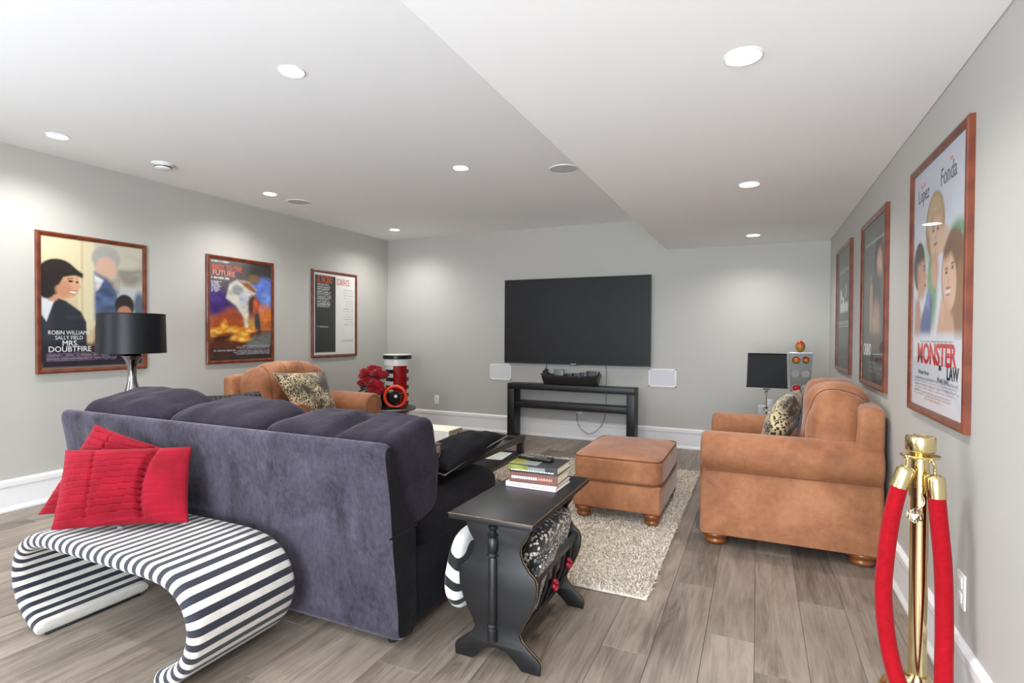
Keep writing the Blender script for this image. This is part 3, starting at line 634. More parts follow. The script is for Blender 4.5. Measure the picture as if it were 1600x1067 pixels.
# left wall, middle
def c_fire(w_, h_):
    c = Canvas(w_, h_, (70, 60, 70)); c.vgrad(.55, 1, (86, 74, 92), (112, 100, 96)); c.vgrad(.3, .55, (210, 110, 40), (96, 78, 110)); c.vgrad(0, .3, (48, 36, 34), (130, 62, 30))
    c.ell(.85, .93, .3, .14, (58, 50, 50), .8); c.ell(.83, .74, .22, .11, (98, 124, 206), .5, 25); c.ell(.95, .64, .15, .08, (122, 152, 226), .6); c.ell(.70, .83, .1, .05, (120, 96, 60), .8)
    c.ell(.12, .56, .2, .12, (66, 40, 110), .7); c.ell(.06, .66, .14, .08, (84, 60, 132), .8); c.ell(.9, .46, .18, .09, (232, 128, 52), .7); c.ell(.84, .54, .12, .04, (206, 130, 120), .8)
    c.poly([(.55, .20), (1, .30), (1, .14), (.6, .12)], (120, 124, 118), .06); c.poly([(.0, .2), (.55, .27), (.5, .46), (.3, .52), (.06, .42)], (176, 80, 36), .08)
    # white arched panel swinging upward
    c.poly([(.25, .62), (.30, .76), (.42, .81), (.60, .80), (.74, .72), (.66, .60), (.60, .52), (.52, .44), (.40, .55)], (216, 206, 196), .03); c.ell(.43, .71, .09, .05, (150, 150, 150), .5); c.ell(.52, .62, .07, .06, (198, 200, 210), .5); c.poly([(.44, .80), (.62, .79), (.76, .70), (.70, .69), (.56, .74)], (150, 92, 52), .025)
    c.poly([(.52, .46), (.60, .5), (.61, .32), (.55, .3)], (236, 226, 196), .05); c.poly([(.60, .40), (.76, .42), (.78, .33), (.62, .34)], (236, 176, 84), .08)
    # plain dark and warm strokes, then bright flames
    c.ell(.69, .57, .09, .10, (76, 52, 46), .5); c.ell(.73, .54, .05, .09, (214, 98, 46), .7); c.ell(.76, .36, .05, .15, (74, 66, 70), .6, 6); c.ell(.82, .20, .12, .03, (120, 122, 118), .7)
    for cu, cv, ru, rv in ((.1, .285, .12, .035), (.22, .34, .06, .05), (.35, .30, .14, .035), (.52, .27, .10, .05), (.40, .225, .18, .03), (.52, .21, .12, .03), (.64, .30, .10, .025), (.06, .25, .06, .03)):
        c.ell(cu, cv, ru, rv, (250, 156, 42), .8); c.ell(cu, cv - .004, ru * .6, rv * .6, (255, 220, 110), .8); c.ell(cu + ru * .3, cv + rv * .6, ru * .3, rv * .7, (248, 150, 44), .9)
    c.poly([(.02, .235), (.36, .27), (.30, .20), (.1, .17)], (70, 34, 22), .05); c.speckle(.16, n=20)
    c.lines(.36, .97, .045, .15, 6, (170, 178, 190), .55, .25, True); c.lines(.05, .4, .086, .104, 1, (170, 178, 190), .9); c.lines(.03, .30, .962, .985, 1, (220, 214, 210), .8); c.lines(.03, .30, .800, .825, 1, (220, 214, 210), .8, .1); c.lines(.03, .20, .67, .785, 7, (214, 210, 214), .55, .5); return c
tx = poster('framed film poster with blue sky over orange flames on the left wall', 'L', 3.842, 1.47, c_fire)
tx('BACK TO THE', .035, .890, .075, 'ink_orange', 'LEFT', .72, .0008, .95); tx('FUTURE', .045, .838, .070, 'ink_pink', 'LEFT', .98, .0008, 1)
# left wall, farthest
def c_split(w_, h_):
    c = Canvas(w_, h_, (236, 232, 226)); c.poly([(.03, .03), (.505, .03), (.505, .97), (.03, .97)], (42, 42, 40), .008); c.poly([(.42, .03), (.505, .03), (.505, .88), (.45, .72), (.42, .66)], (42, 42, 40), .01)
    c.lines(.08, .40, .58, .87, 15, (226, 222, 216), .5, .22); c.lines(.07, .44, .335, .355, 2, (220, 216, 210), .6, .4)
    c.lines(.68, .95, .36, .83, 14, (186, 168, 166), .42, .35, True, .6); c.lines(.62, .95, .15, .185, 2, (130, 126, 124), .5, .3, True); return c
tx = poster('framed film poster split into a black half and a white half', 'L', 5.162, 1.478, c_split)
tx('AL PACINO', .075, .878, .118, 'ink_orange', 'LEFT', .415, .001, 1); tx('SCARFACE', .525, .872, .112, 'ink_scarlet', 'LEFT', .43, .0008, 1)
# right wall, nearest
def c_monster(w_, h_):
    c = Canvas(w_, h_, (228, 230, 240)); c.vgrad(0, 1, (238, 236, 242), (214, 218, 230))
    c.ell(.86, .64, .16, .07, (120, 168, 132), .5); c.ell(.42, .50, .10, .17, (126, 164, 112), .5); c.ell(.26, .64, .09, .04, (196, 206, 190), .6)
    # three smiling people, kept plain: fair-haired woman above, man at left, brown-haired woman at right
    c.ell(.46, .735, .185, .135, (172, 136, 96), .12); c.ell(.46, .765, .15, .09, (208, 178, 134), .3); c.ell(.47, .70, .105, .105, (228, 186, 158), .14); c.poly([(.36, .80), (.47, .79), (.60, .80), (.57, .755), (.47, .775), (.38, .745)], (196, 164, 120), .03); c.ell(.47, .56, .075, .07, (214, 166, 138), .4); c.ell(.62, .665, .10, .05, (228, 190, 162), .3, 20)
    for e in (.43, .52): c.ell(e, .717, .018, .006, (60, 46, 42), .5); c.ell(e, .732, .024, .004, (130, 96, 70), .6)
    c.ell(.475, .686, .014, .008, (200, 150, 126), .6); c.ell(.475, .660, .036, .007, (178, 84, 80), .5)
    c.ell(.14, .595, .125, .105, (58, 42, 34), .12); c.poly([(.10, .60), (.22, .62), (.285, .60), (.29, .565), (.325, .545), (.30, .525), (.295, .49), (.24, .455), (.12, .45)], (210, 152, 120), .03); c.ell(.13, .55, .03, .03, (196, 132, 104), .3); c.ell(.255, .575, .016, .006, (48, 36, 32), .4); c.ell(.25, .59, .026, .004, (58, 42, 34), .5); c.ell(.275, .508, .026, .006, (160, 84, 76), .5)
    c.poly([(.05, .30), (.40, .30), (.44, .44), (.36, .48), (.26, .42), (.18, .36), (.06, .46)], (74, 92, 150), .03); c.poly([(.30, .47), (.38, .49), (.37, .40), (.30, .42)], (112, 136, 190), .02); c.ell(.12, .37, .07, .09, (198, 140, 110), .4)
    c.ell(.80, .52, .20, .165, (136, 92, 62), .12); c.ell(.90, .40, .10, .16, (158, 112, 76), .3); c.ell(.73, .505, .115, .115, (236, 188, 158), .14, 12); c.poly([(.62, .62), (.74, .66), (.90, .60), (.86, .54), (.76, .60), (.66, .58)], (128, 86, 58), .03)
    for e, f in ((.685, .532), (.785, .545)): c.ell(e, f, .020, .006, (52, 40, 38), .5); c.ell(e, f + .015, .028, .004, (110, 74, 52), .6)
    c.ell(.72, .50, .012, .010, (208, 152, 126), .6); c.ell(.715, .462, .046, .010, (246, 240, 236), .4); c.ell(.715, .474, .046, .004, (176, 80, 78), .5); c.ell(.715, .451, .038, .004, (176, 80, 78), .5)
    c.poly([(.52, .30), (.84, .30), (.80, .37), (.70, .43), (.64, .42), (.56, .38)], (218, 166, 134), .04); c.ell(.62, .39, .04, .05, (226, 176, 146), .4)
    c.vgrad(.0, .285, (236, 234, 240), (236, 234, 240)); c.put(np.clip((.325 - c.V) / .05, 0, 1), (234, 232, 238)); c.lines(.18, .82, .272, .278, 1, (110, 106, 110), .9)
    c.lines(.08, .92, .075, .128, 6, (150, 150, 158), .55, .06); c.lines(.2, .8, .048, .07, 2, (150, 150, 158), .55, .2); c.lines(.30, .66, .034, .046, 1, (220, 160, 130), .9); c.lines(.06, .2, .05, .075, 3, (150, 150, 158), .5); return c
tx = poster('framed film poster with a white ground and red title on the right wall', 'R', 2.645, 1.455, c_monster, .75, 1.07)
tx('Lopez', .10, .868, .085, 'ink_slate', 'LEFT', .80, .0); tx('Fonda', .56, .868, .098, 'ink_slate', 'LEFT', .80, .0); tx('Jennifer', .16, .925, .026, 'ink_pink', 'LEFT', .9); tx('Jane', .72, .938, .026, 'ink_pink', 'LEFT', .9)
tx('MONSTER', .13, .186, .118, 'ink_red', 'LEFT', .98, .003, .95); tx('IN', .58, .166, .030, 'ink_black', 'LEFT', 1, .001); tx('LAW', .72, .138, .070, 'ink_black', 'LEFT', .86, .002)
tx('Michael Vartan', .16, .138, .026, 'ink_grey', 'LEFT', 1); tx('Wanda Sykes', .55, .122, .026, 'ink_grey', 'LEFT', 1)
# right wall, middle
def c_dark(w_, h_):
    c = Canvas(w_, h_, (84, 82, 80)); c.vgrad(0, .6, (66, 64, 62), (90, 88, 84)); c.vgrad(.6, 1, (90, 88, 84), (112, 114, 114))
    c.ell(.72, .74, .18, .16, (44, 40, 40), .35); c.ell(.74, .71, .11, .10, (196, 150, 122), .5); c.ell(.60, .50, .30, .18, (40, 37, 38), .4); c.ell(.40, .50, .07, .15, (176, 134, 108), .6); c.ell(.40, .37, .06, .06, (180, 140, 116), .6); c.ell(.62, .36, .17, .13, (176, 136, 112), .7); c.ell(.62, .26, .2, .05, (96, 80, 70), .7)
    c.lines(.30, .94, .055, .135, 6, (160, 160, 158), .45, .1); c.speckle(.1, n=14); c.lines(.1, .95, .86, .885, 1, (186, 186, 184), .6); return c
tx = poster('framed dark film poster, middle one on the right wall, white title low on it', 'R', 3.925, 1.459, c_dark, .77, 1.046)
tx('CASINO', .07, .165, .105, 'ink_white', 'LEFT', .72, .002, .9)
# right wall, farthest
def c_black(w_, h_):
    c = Canvas(w_, h_, (82, 80, 78)); c.vgrad(0, 1, (74, 70, 68), (92, 94, 96)); c.poly([(.22, .47), (.82, .47), (.82, .545), (.52, .55), (.50, .60), (.36, .60), (.36, .66), (.22, .66)], (226, 224, 222), .02); c.poly([(.60, .58), (.68, .58), (.70, .68), (.64, .70)], (196, 196, 196), .02); c.ell(.34, .565, .06, .02, (70, 66, 64), .4)
    c.lines(.14, .86, .80, .835, 2, (204, 202, 200), .6); c.lines(.2, .86, .735, .785, 2, (130, 130, 128), .5); c.lines(.12, .9, .345, .40, 3, (196, 194, 190), .6); c.lines(.16, .86, .16, .30, 9, (116, 114, 110), .45, .15); c.lines(.35, .62, .09, .1, 1, (150, 148, 144), .8); return c
poster('framed black film poster with a white emblem, farthest on the right wall', 'R', 5.18, 1.473, c_black, .80, 1.035)
# ================================================================== ARMCHAIRS AND OTTOMAN
def arm_profile(s):
    """closed (y, z) outline of one rolled arm; s=-1 left, +1 right; roll leans outward"""
    cy, cz, r = .435, .545, .122; P = []
    P += [(cy + .105, .075), (cy + .102, .25), (cy + .098, .41)]
    for a in np.linspace(-48, 196, 18): P.append((cy + r * math.cos(math.radians(a)), cz + r * math.sin(math.radians(a))))
    P += [(cy - .105, .43), (cy - .105, .25), (cy - .105, .075)]
    return [(s * y, z) for y, z in P]
FOOT = [(0, 0), (.030, 0), (.040, .006), (.046, .016), (.046, .028), (.040, .036), (.044, .040), (.056, .050), (.060, .064), (.056, .078), (0, .079)]
foot_bm = lathe(FOOT, 28); foot_me = bpy.data.meshes.new('foot'); bmesh.ops.recalc_face_normals(foot_bm, faces=foot_bm.faces); foot_bm.to_mesh(foot_me); foot_bm.free(); foot_me.materials.append(M['bun_wood']); foot_me.polygons.foreach_set('use_smooth', [True] * len(foot_me.polygons))
def foot(parent, x, y, sc=1.0):
    o = bpy.data.objects.new('foot', foot_me); COL.objects.link(o); o.parent = parent; o.location = (x, y, .0005); o.scale = (sc, sc, 1)
def armchair(label, loc, rz):
    t = thing('armchair', label, 'armchair', loc, rz, 'pair of tan suede armchairs')
    # local: front +x, width y
    for sx in (-1, 1):
        for sy in (-1, 1): foot(t, sx * .375 - .005, sy * .455, 1.38)
    link('seat_base', bx((-.42, -.35, .075), (.42, .35, .34), .02, 3), 'suede', t)
    for s in (-1, 1):
        o = link('arm', round_extrude(arm_profile(s), -.470, .455, .024, 5, nmid=8), 'suede', t, True, 60)
        # scroll piping round the front of the roll
        pts = [(.452, s * (.435 + .102 * math.cos(math.radians(a))), .545 + .102 * math.sin(math.radians(a))) for a in np.linspace(-40, 200, 22)]
        pts = [(.452, s * .520, .09), (.452, s * .515, .40)] + pts + [(.452, s * .350, .42), (.452, s * .350, .09)]
        link('piping', tube(pts, .0045, 6), 'piping', o)
        link('seam', tube([(x, s * (.435 + .1005 + .003), .452) for x in (-.45, 0, .43)], .004, 6), 'piping', o)
    # back: upright slab, rounded at the top, a little wider than the seat
    prof = []
    for k in range(17):
        a = PI * k / 16; prof.append((.512 * math.copysign(abs(math.cos(a)) ** .22, math.cos(a)) if abs(math.cos(a)) > 1e-6 else 0, .80 + .068 * math.sin(a) ** .5))
    prof += [(-.508, .50), (-.46, .10), (.46, .10), (.508, .50)]
    bm = round_extrude(prof, -.475, -.315, .030, 5, nmid=4)
    for v in bm.verts: v.co.x -= .045 * max(0, v.co.z - .45) / .42 * max(0, (v.co.x + .475) / .145)
    link('back', bm, 'suede', t, True, 60)
    # seat cushion with welt
    o = link('seat_cushion', soft((.80, .655, .19), 6, 16, mat=Matrix.Translation((.055, 0, .405)), amp=.006, nf=5), 'suede', t, True, 0)
    link('piping', tube([(.055 + .388 * math.copysign(abs(math.cos(a)) ** .28, math.cos(a)), .318 * math.copysign(abs(math.sin(a)) ** .28, math.sin(a)), .470) for a in [2 * PI * k / 60 for k in range(61)]], .004, 5, cap=False), 'piping', o)
    # back cushion: puffy, three stitched panels
    def disp(x, y, z):
        d = 0
        for sy in (-.62, -.22, .22, .62): d -= .020 * math.exp(-((y - sy) / .06) ** 2) * (1 - .5 * abs(x))
        return (d * max(-1, min(1, x * 6)) * .8, 0, .03 * (1 - y * y) * (1 if z > 0 else 0) + d * .8 * max(0, min(1, z * 3)))
    o = link('back_cushion', soft((.35, .90, .50), 3.0, 34, disp, mat=Matrix.Translation((-.268, 0, .700)) @ rotm(0, -.14, 0), amp=.016, nf=8), 'suede', t, True, 0)
    MT = Matrix.Translation((-.268, 0, .700)) @ rotm(0, -.14, 0)
    for sy in (-.62, -.22, .22, .62):
        pts = []
        for k in range(25):
            a = -PI * .42 + PI * 1.15 * k / 24; kk = (1 - abs(sy) ** 3.0) ** (1 / 3.0); ca, sa = math.cos(a), math.sin(a)
            u = Vector((kk * math.copysign(abs(ca) ** (2 / 3.0), ca), sy, kk * math.copysign(abs(sa) ** (2 / 3.0), sa))); q = Vector((u.x * .175, u.y * .45, u.z * .25))
            q += u.normalized() * mnoise.noise(q * 8) * .016; q += Vector(disp(u.x, u.y, u.z)) + Vector((.002 * ca, 0, .002 * sa)); pts.append(MT @ q)
        link('seam', tube(pts, .0035, 6), 'piping', o)
    return t
armchair('tan suede armchair on bun feet against the right wall', (.150, 3.94, 0), PI)
armchair('tan suede armchair against the left wall under the flames poster', (-3.88, 3.84, 0), math.radians(-4))
# leopard cushions on the chairs
def place_pillow(name, label, corners, th, mat, cat='pillow', group=None, **kw):
    o = link(name, pillow(*corners, th, **kw), mat, None, True, 0); c = sum((Vector(q) for q in corners), Vector()) / 4; rehome(o, c); return tag(o, label, cat, group)
# ottoman
t = thing('ottoman', 'square tan suede ottoman on bun feet standing on the shag rug', 'ottoman', (-.835, 3.855, 0))
RT = .0295
OX, OY = .292, .392
for sx in (-1, 1):
    for sy in (-1, 1):
        o = bpy.data.objects.new('foot', foot_me); COL.objects.link(o); o.parent = t; o.location = (sx * (OX - .065), sy * (OY - .065), RT)
bm = bx((-OX + .004, -OY + .004, .108), (OX - .004, OY - .004, .290), .014, 3); link('base', bm, 'suede', t)
top = link('top_cushion', soft((2 * OX + .01, 2 * OY + .01, .175), 9, 22, lambda x, y, z: (0, 0, .022 * (1 - x * x) * (1 - y * y) if z > 0 else 0), mat=Matrix.Translation((0, 0, .367)), amp=.004, nf=4), 'suede', t, True, 0)
def welt(z, ox, oy, e=.16, r=.004): return tube([(ox * math.copysign(abs(math.cos(a)) ** e, math.cos(a)), oy * math.copysign(abs(math.sin(a)) ** e, math.sin(a)), z) for a in [2 * PI * k / 96 for k in range(97)]], r, 6, cap=False)
link('piping', welt(.443, OX - .003, OY - .003), 'piping', top); link('piping', welt(.291, OX + .001, OY + .001), 'piping', top)
# ================================================================== RUG
RX0, RX1, RY0, RY1 = -2.75, -.46, 2.56, 5.10
t = thing('shag_rug', 'cream shag rug on the wood floor under the ottoman and coffee table', 'rug', ((RX0 + RX1) / 2, (RY0 + RY1) / 2, 0))
rw, rl = (RX1 - RX0) / 2, (RY1 - RY0) / 2
link('backing', bx((-rw, -rl, 0.0005), (rw, rl, .014), .006, 2), 'rug_pile', t)
N = 120000; px_ = rng.uniform(-rw, rw, N); py_ = rng.uniform(-rl, rl, N); wx = px_ + t.location.x; wy = py_ + t.location.y
keep = ~((wx < -1.75) & (rng.random(N) < .6)); px_, py_ = px_[keep], py_[keep]; N = len(px_)
ang = rng.uniform(0, 2 * PI, N); hgt = rng.uniform(.014, .028, N); lean = rng.uniform(0, .020, N); la = rng.uniform(0, 2 * PI, N); wd = rng.uniform(.0026, .0050, N)
dx, dy = np.cos(ang) * wd, np.sin(ang) * wd; lx, ly = np.cos(la) * lean, np.sin(la) * lean; z0 = np.full(N, .010)
V = np.stack([np.stack([px_ - dx, py_ - dy, z0], -1), np.stack([px_ + dx, py_ + dy, z0], -1), np.stack([px_ + dx + lx * .6, py_ + dy + ly * .6, z0 + hgt * .75], -1), np.stack([px_ - dx + lx * .6, py_ - dy + ly * .6, z0 + hgt * .75], -1), np.stack([px_ + lx * 1.6, py_ + ly * 1.6, z0 + hgt], -1)], 1).reshape(-1, 3)
b = np.arange(N) * 5; F = np.stack([b, b + 1, b + 2, b + 3], -1).tolist() + np.stack([b + 3, b + 2, b + 4], -1).tolist()
me = bpy.data.meshes.new('pile'); me.from_pydata(V.tolist(), [], F); stuff(link('pile', me, 'rug_pile', t, False))
# ================================================================== SOFA
SX0, SX1 = -3.40, -1.262
t = thing('sofa', 'long dark plum velvet sofa seen from behind in the middle of the room', 'sofa', ((SX0 + SX1) / 2, 2.15, 0))
cx, cy = t.location.x, t.location.y; hw = (SX1 - SX0) / 2
# back panel: (y, z) section leaning back, swept along x, with a fine grid for slack fabric
secp = [(1.735, .045), (1.722, .14), (1.708, .25), (1.694, .36), (1.680, .47), (1.665, .60), (1.650, .70), (1.638, .765), (1.634, .800), (1.640, .824), (1.658, .834), (1.678, .826), (1.692, .80), (1.735, .66), (1.80, .53), (1.845, .465), (1.85, .30), (1.85, .045)]
secs = spline([(a, b, 0) for a, b in secp], 3, True)
bm = bmesh.new(); NX = 90; rings = []
for i in range(NX + 1):
    x = -hw + 2 * hw * i / NX; ring = []; e = min(1, (hw - abs(x)) / .03); ins = .018 * (1 - math.sqrt(max(0, 1 - (1 - e) ** 2)))
    for q in secs:
        y, z = q.x, q.y; d = 0
        if y < 1.74 and z < .80 and .05 < z:
            fall = math.sin(PI * min(1, (.80 - z) / .75)) ** .5
            d = .006 * fall * mnoise.noise(Vector((x * 5.5 + z * 1.5, z * 1.3, 2))) + .004 * fall * mnoise.noise(Vector((x * 16 + z * 5, z * 2, 7)))
            d -= .007 * fall * math.exp(-((x - .70 - (.8 - z) * .10) / .012) ** 2) * (1 if z > .2 else .4)
        cyc = 1.74; cz_ = .45; y += (cyc - y) * ins / .25; z += (cz_ - z) * ins / .5
        ring.append(bm.verts.new((x, y - cy + d, z)))
    rings.append(ring)
n = len(secs)
for a, b in zip(rings, rings[1:]):
    for k in range(n): bm.faces.new((a[k], a[(k + 1) % n], b[(k + 1) % n], b[k]))
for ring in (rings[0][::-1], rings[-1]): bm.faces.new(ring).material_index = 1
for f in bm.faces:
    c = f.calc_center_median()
    if abs(c.x) > hw - .004: f.material_index = 1  # end faces take a darker velvet, standing in for their shaded look
link('back_panel', bm, ['velvet', 'velvet_seat_shade'], t, True, 70)
# side seam along the right end
link('piping', tube([(hw + .001, 1.668 - cy, .468), (hw + .002, 1.76 - cy, .466), (hw - .002, 1.852 - cy, .468)], .004, 6), 'velvet_seat_shade', t)
# base
link('base', bx((-hw + .004, 1.82 - cy, .045), (hw - .004, 2.66 - cy, .36), .03, 4), 'velvet_seat_shade', t)
for sx in (-1, 1):
    for sy in (1.80, 2.49): link('leg', lathe([(.022, .0005), (.026, .05), (0, .05)], 16, mat=Matrix.Translation((sx * (hw - .08), sy - cy, 0))), 'black_lacquer', t)
# three seat cushions and three gathered back cushions
bnd = [-hw, -2.655 - cx, -2.0 - cx, hw]
bnd = [-hw + .01, -2.66 - cx, -2.02 - cx, hw]
for k in range(3):
    a, b = bnd[k], bnd[k + 1]; wdt = b - a
    link('seat_cushion', soft((wdt - .006, .98, .21), 4.5, 14, lambda x, y, z: (0, 0, .02 * (1 - x * x) if z > 0 else 0), mat=Matrix.Translation(((a + b) / 2, 2.27 - cy, .410)), amp=.008, nf=4, seed=k), 'velvet_seat_shade', t, True, 0)
def gathered(wdt, k):
    """pleats that fan out from the two lower back corners of the cushion"""
    def disp(x, y, z):
        g = 0
        for sx in ((-1, 1) if k < 2 else (-1, .15, 1)):
            dx, dz = (x - sx) * 1.3, z + .55; r = math.hypot(dx, dz); a = math.atan2(dx, dz + .02)
            g -= .042 * (1 - abs(math.sin(a * 4.6 + sx + .7 * k))) ** 1.3 * math.exp(-((r - .85) / .60) ** 2) * (1 if y < .5 else .35)
        dip = -.035 * math.exp(-((x - .15) / .10) ** 2) if k == 2 and z > 0 else 0
        corner = .045 * max(0, x - .78) / .22 if k == 2 and z > .5 else 0
        return (0, -g * .7 if y < 0 else g * .2, (g + .016 + dip * (1 if y < .4 else .4) + corner) if z > -.3 else 0)
    return disp
for k in range(3):
    a, b = bnd[k], bnd[k + 1]
    if k == 2: b2 = b - .006; a2 = a - .02
    else: a2, b2 = a - .015, b + .02
    MT = Matrix.Translation(((a2 + b2) / 2, 1.898 - cy, (.680, .662, .640)[k])) @ rotm(.17, 0, 0)
    link('back_cushion', soft((b2 - a2, .415, .46), 4.2 if k < 2 else 4.6, 48, gathered(b2 - a2, k), mat=MT, amp=.014, nf=8, seed=3 * k), 'velvet_cushion', t, True, 0)
# ------------------------------------------------------------------ pillows on the sofa
place_pillow('throw_pillow', 'flat black velvet pillow with grey piping lying on the sofa seat', [(-1.64, 2.28, .612), (-1.30, 2.16, .608), (-1.30, 2.80, .668), (-1.56, 2.90, .622)], .15, 'black_velour', group=None, wr=.012, seed=4)
o = bpy.data.objects['throw_pillow']; link('piping', tube([Vector(q) - o.location for q in ((-1.63, 2.25, .60), (-1.305, 2.135, .598), (-1.318, 2.47, .634), (-1.298, 2.80, .668))], .004, 6), 'rubber_grey', o)
place_pillow('throw_pillow', 'brown giraffe print pillow tucked beside the sofa back cushion', [(-1.72, 2.30, .54), (-1.40, 2.20, .54), (-1.395, 2.26, .715), (-1.72, 2.37, .715)], .10, 'giraffe', wr=.008, seed=9)
place_pillow('throw_pillow', 'black ribbed pillow standing at the far end of the sofa', [(-3.12, 2.29, .535), (-2.46, 2.29, .535), (-2.54, 2.18, .925), (-3.13, 2.18, .865)], .14, 'black_rib', wr=.01, seed=2)
# ================================================================== STRIPED BENCH
BXC, BY0, BY1 = -2.278, 1.19, 1.635
half = [(0, .402), (.20, .402), (.34, .399), (.44, .382), (.515, .335), (.553, .26), (.548, .185), (.510, .115), (.445, .060), (.375, .030)]
cl = spline([(-x, z, 0) for x, z in half[::-1]] + [(x, z, 0) for x, z in half[1:]], 9)
t = thing('striped_bench', 'black and white striped bench with curled-under ends behind the sofa', 'bench', (BXC, (BY0 + BY1) / 2, 0))
bm = bmesh.new(); uvl = bm.loops.layers.uv.new('UVMap'); hwid = (BY1 - BY0) / 2; th = .030; rings = []; s_ = 0; us = []
# rounded cross-section round each centre-line point: (across y, along normal)
cs = []
for a in np.linspace(0, 2 * PI, 29)[:-1]:
    cyv, sn = math.cos(a), math.sin(a); cs.append((math.copysign(abs(cyv) ** .22, cyv) * hwid, math.copysign(abs(sn) ** .62, sn) * th))
cs2 = []
for q in range(7): cs2.append((-hwid + .03 + (2 * hwid - .06) * q / 6, th))
arc = lambda c, a0, a1: [(c + .03 * math.cos(a), .03 * math.sin(a)) for a in np.linspace(a0, a1, 7)]
cs = [(-hwid + .03 + (2 * hwid - .06) * q / 6, th) for q in range(7)] + [( (hwid - .03) + .03 * math.sin(a), th * math.cos(a)) for a in np.linspace(0, PI, 9)[1:-1]] + [(hwid - .03 - (2 * hwid - .06) * q / 6, -th) for q in range(7)] + [(-(hwid - .03) - .03 * math.sin(a), -th * math.cos(a)) for a in np.linspace(0, PI, 9)[1:-1]]
for k, c in enumerate(cl):
    tg = (cl[min(k + 1, len(cl) - 1)] - cl[max(k - 1, 0)]).normalized(); nr = Vector((-tg.y, tg.x, 0))
    if k: s_ += (c - cl[k - 1]).length
    us.append(s_); sc = 1.0
    if k == 0 or k == len(cl) - 1: sc = .72
    rings.append([bm.verts.new((c.x + nr.x * b * sc, a, c.y + nr.y * b * sc)) for a, b in cs])
n = len(cs)
for k in range(len(rings) - 1):
    for j in range(n):
        f = bm.faces.new((rings[k][j], rings[k + 1][j], rings[k + 1][(j + 1) % n], rings[k][(j + 1) % n]))
        for lp, u in zip(f.loops, (us[k], us[k + 1], us[k + 1], us[k])): lp[uvl].uv = (u, 0)
for ring, u in ((rings[0][::-1], 0.0), (rings[-1], us[-1])):
    f = bm.faces.new(ring)
    for lp in f.loops: lp[uvl].uv = (u + .01, 0)
link('upholstery', bm, 'stripe_fabric', t, True, 60)
for s in (-1, 1): link('glide', bx((s * .395 - .02, -.19, .0005), (s * .395 + .02, .19, .010), .003, 1), 'rubber_black', t)
# red gathered pillows
def gathers(u, v, s):
    if s < 0: return 0
    lean = .16 * max(0, u - .25) * (1.1 - v); ph = ((v - lean + .004 * math.sin(u * 11 + v * 5)) / .085) % 1
    g = .022 * (ph - .5) * (1 if u < .68 else .35) + .002 * mnoise.noise(Vector((u * 40, v * 14, 1)))
    g -= .010 * math.exp(-((u - .25 - .03 * math.sin(v * 3)) / .012) ** 2)
    g -= .030 * math.exp(-((u - .66 - .16 * (v - .25) ** 2) / .022) ** 2)
    return g
place_pillow('gathered_pillow', 'red gathered pillow in front, with a small care tag, on the striped bench', [(-2.575, 1.205, .452), (-2.165, 1.500, .452), (-2.285, 1.600, .742), (-2.735, 1.335, .735)], .15, 'red_cotton', group='red gathered pillows on the bench', n=96, fold=gathers, pinch=.035)
place_pillow('gathered_pillow', 'red gathered pillow leaning behind the other red one against the sofa', [(-2.845, 1.285, .452), (-2.44, 1.56, .452), (-2.45, 1.645, .690), (-2.825, 1.50, .818)], .12, 'red_cotton', group='red gathered pillows on the bench', n=96, fold=gathers, pinch=.03)
o = bpy.data.objects['gathered_pillow']; o2 = link('care_tag', bx((-.008, -.001, -.006), (.008, .001, .008)), 'ink_grey', o, False); o2.location = (.11, -.085, -.135); o2.rotation_euler = (.5, 0, .6)
# ================================================================== MAGAZINE END TABLE
EX, EY0, EY1 = -.888, 1.825, 2.385
t = thing('magazine_end_table', 'black end table with scrolled ends and slatted magazine racks', 'end table', (EX, (EY0 + EY1) / 2, 0)); ey = (EY1 - EY0) / 2
half = [(.128, .552), (.126, .52), (.112, .488), (.094, .462), (.091, .436), (.100, .405), (.122, .372), (.147, .350), (.155, .325), (.152, .28), (.138, .235), (.116, .19), (.096, .155), (.088, .130), (.098, .108), (.126, .082), (.166, .050), (.172, .036), (.168, .0005), (.100, .0005), (.070, .030), (.040, .055), (.0, .064)]
half = [(x * 1.05, z) for x, z in half]
poly = [(x, z) for x, z in half] + [(-x, z) for x, z in half[::-1][1:]]
for s in (-1, 1):
    y0, y1 = (-ey, -ey + .022) if s < 0 else (ey - .022, ey)
    pn = link('end_panel', prism(poly, y0, y1, 'y', .003), 'black_satin', t, True, 30)
    # half-turned spindle applied to the outer face
    sp = [(.010, .088), (.016, .09), (.016, .135), (.012, .14), (.017, .148), (.012, .155), (.014, .165), (.0135, .40), (.011, .408), (.018, .416), (.012, .425), (.0165, .436), (.0165, .476), (.012, .484), (.0175, .494), (.011, .502), (.009, .508), (.0145, .518), (.0145, .528), (.010, .534)]
    link('spindle', lathe([(r * 1.3, z) for r, z in sp], 20, mat=Matrix.Translation((-.014, y0 if s < 0 else y1, 0))), 'black_satin', pn)
    # worn paint along the scrolled edge
    wl = [(x + .0004, (y0 + y1) / 2, z) for x, z in half[:19]]
    link('worn_edge', tube(wl, .0016, 4), 'worn_edge', pn)
tp = link('top', bx((-.173, -ey - .066, .552), (.173, ey + .076, .576), .004, 2), 'black_satin', t)
link('worn_edge', tube([(.1735, -ey - .066, .5745), (.1735, ey + .076, .5745)], .0014, 4), 'worn_edge', tp); link('worn_edge', tube([(-.173, -ey - .0665, .5745), (.173, -ey - .0665, .5745)], .0014, 4), 'worn_edge', tp)
link('stretcher', bx((-.05, -ey + .020, .115), (.05, ey - .020, .135), .003, 1), 'black_satin', t)
link('divider', bx((-.006, -ey + .020, .133), (.006, ey - .020, .42), .002, 1), 'black_satin', t)
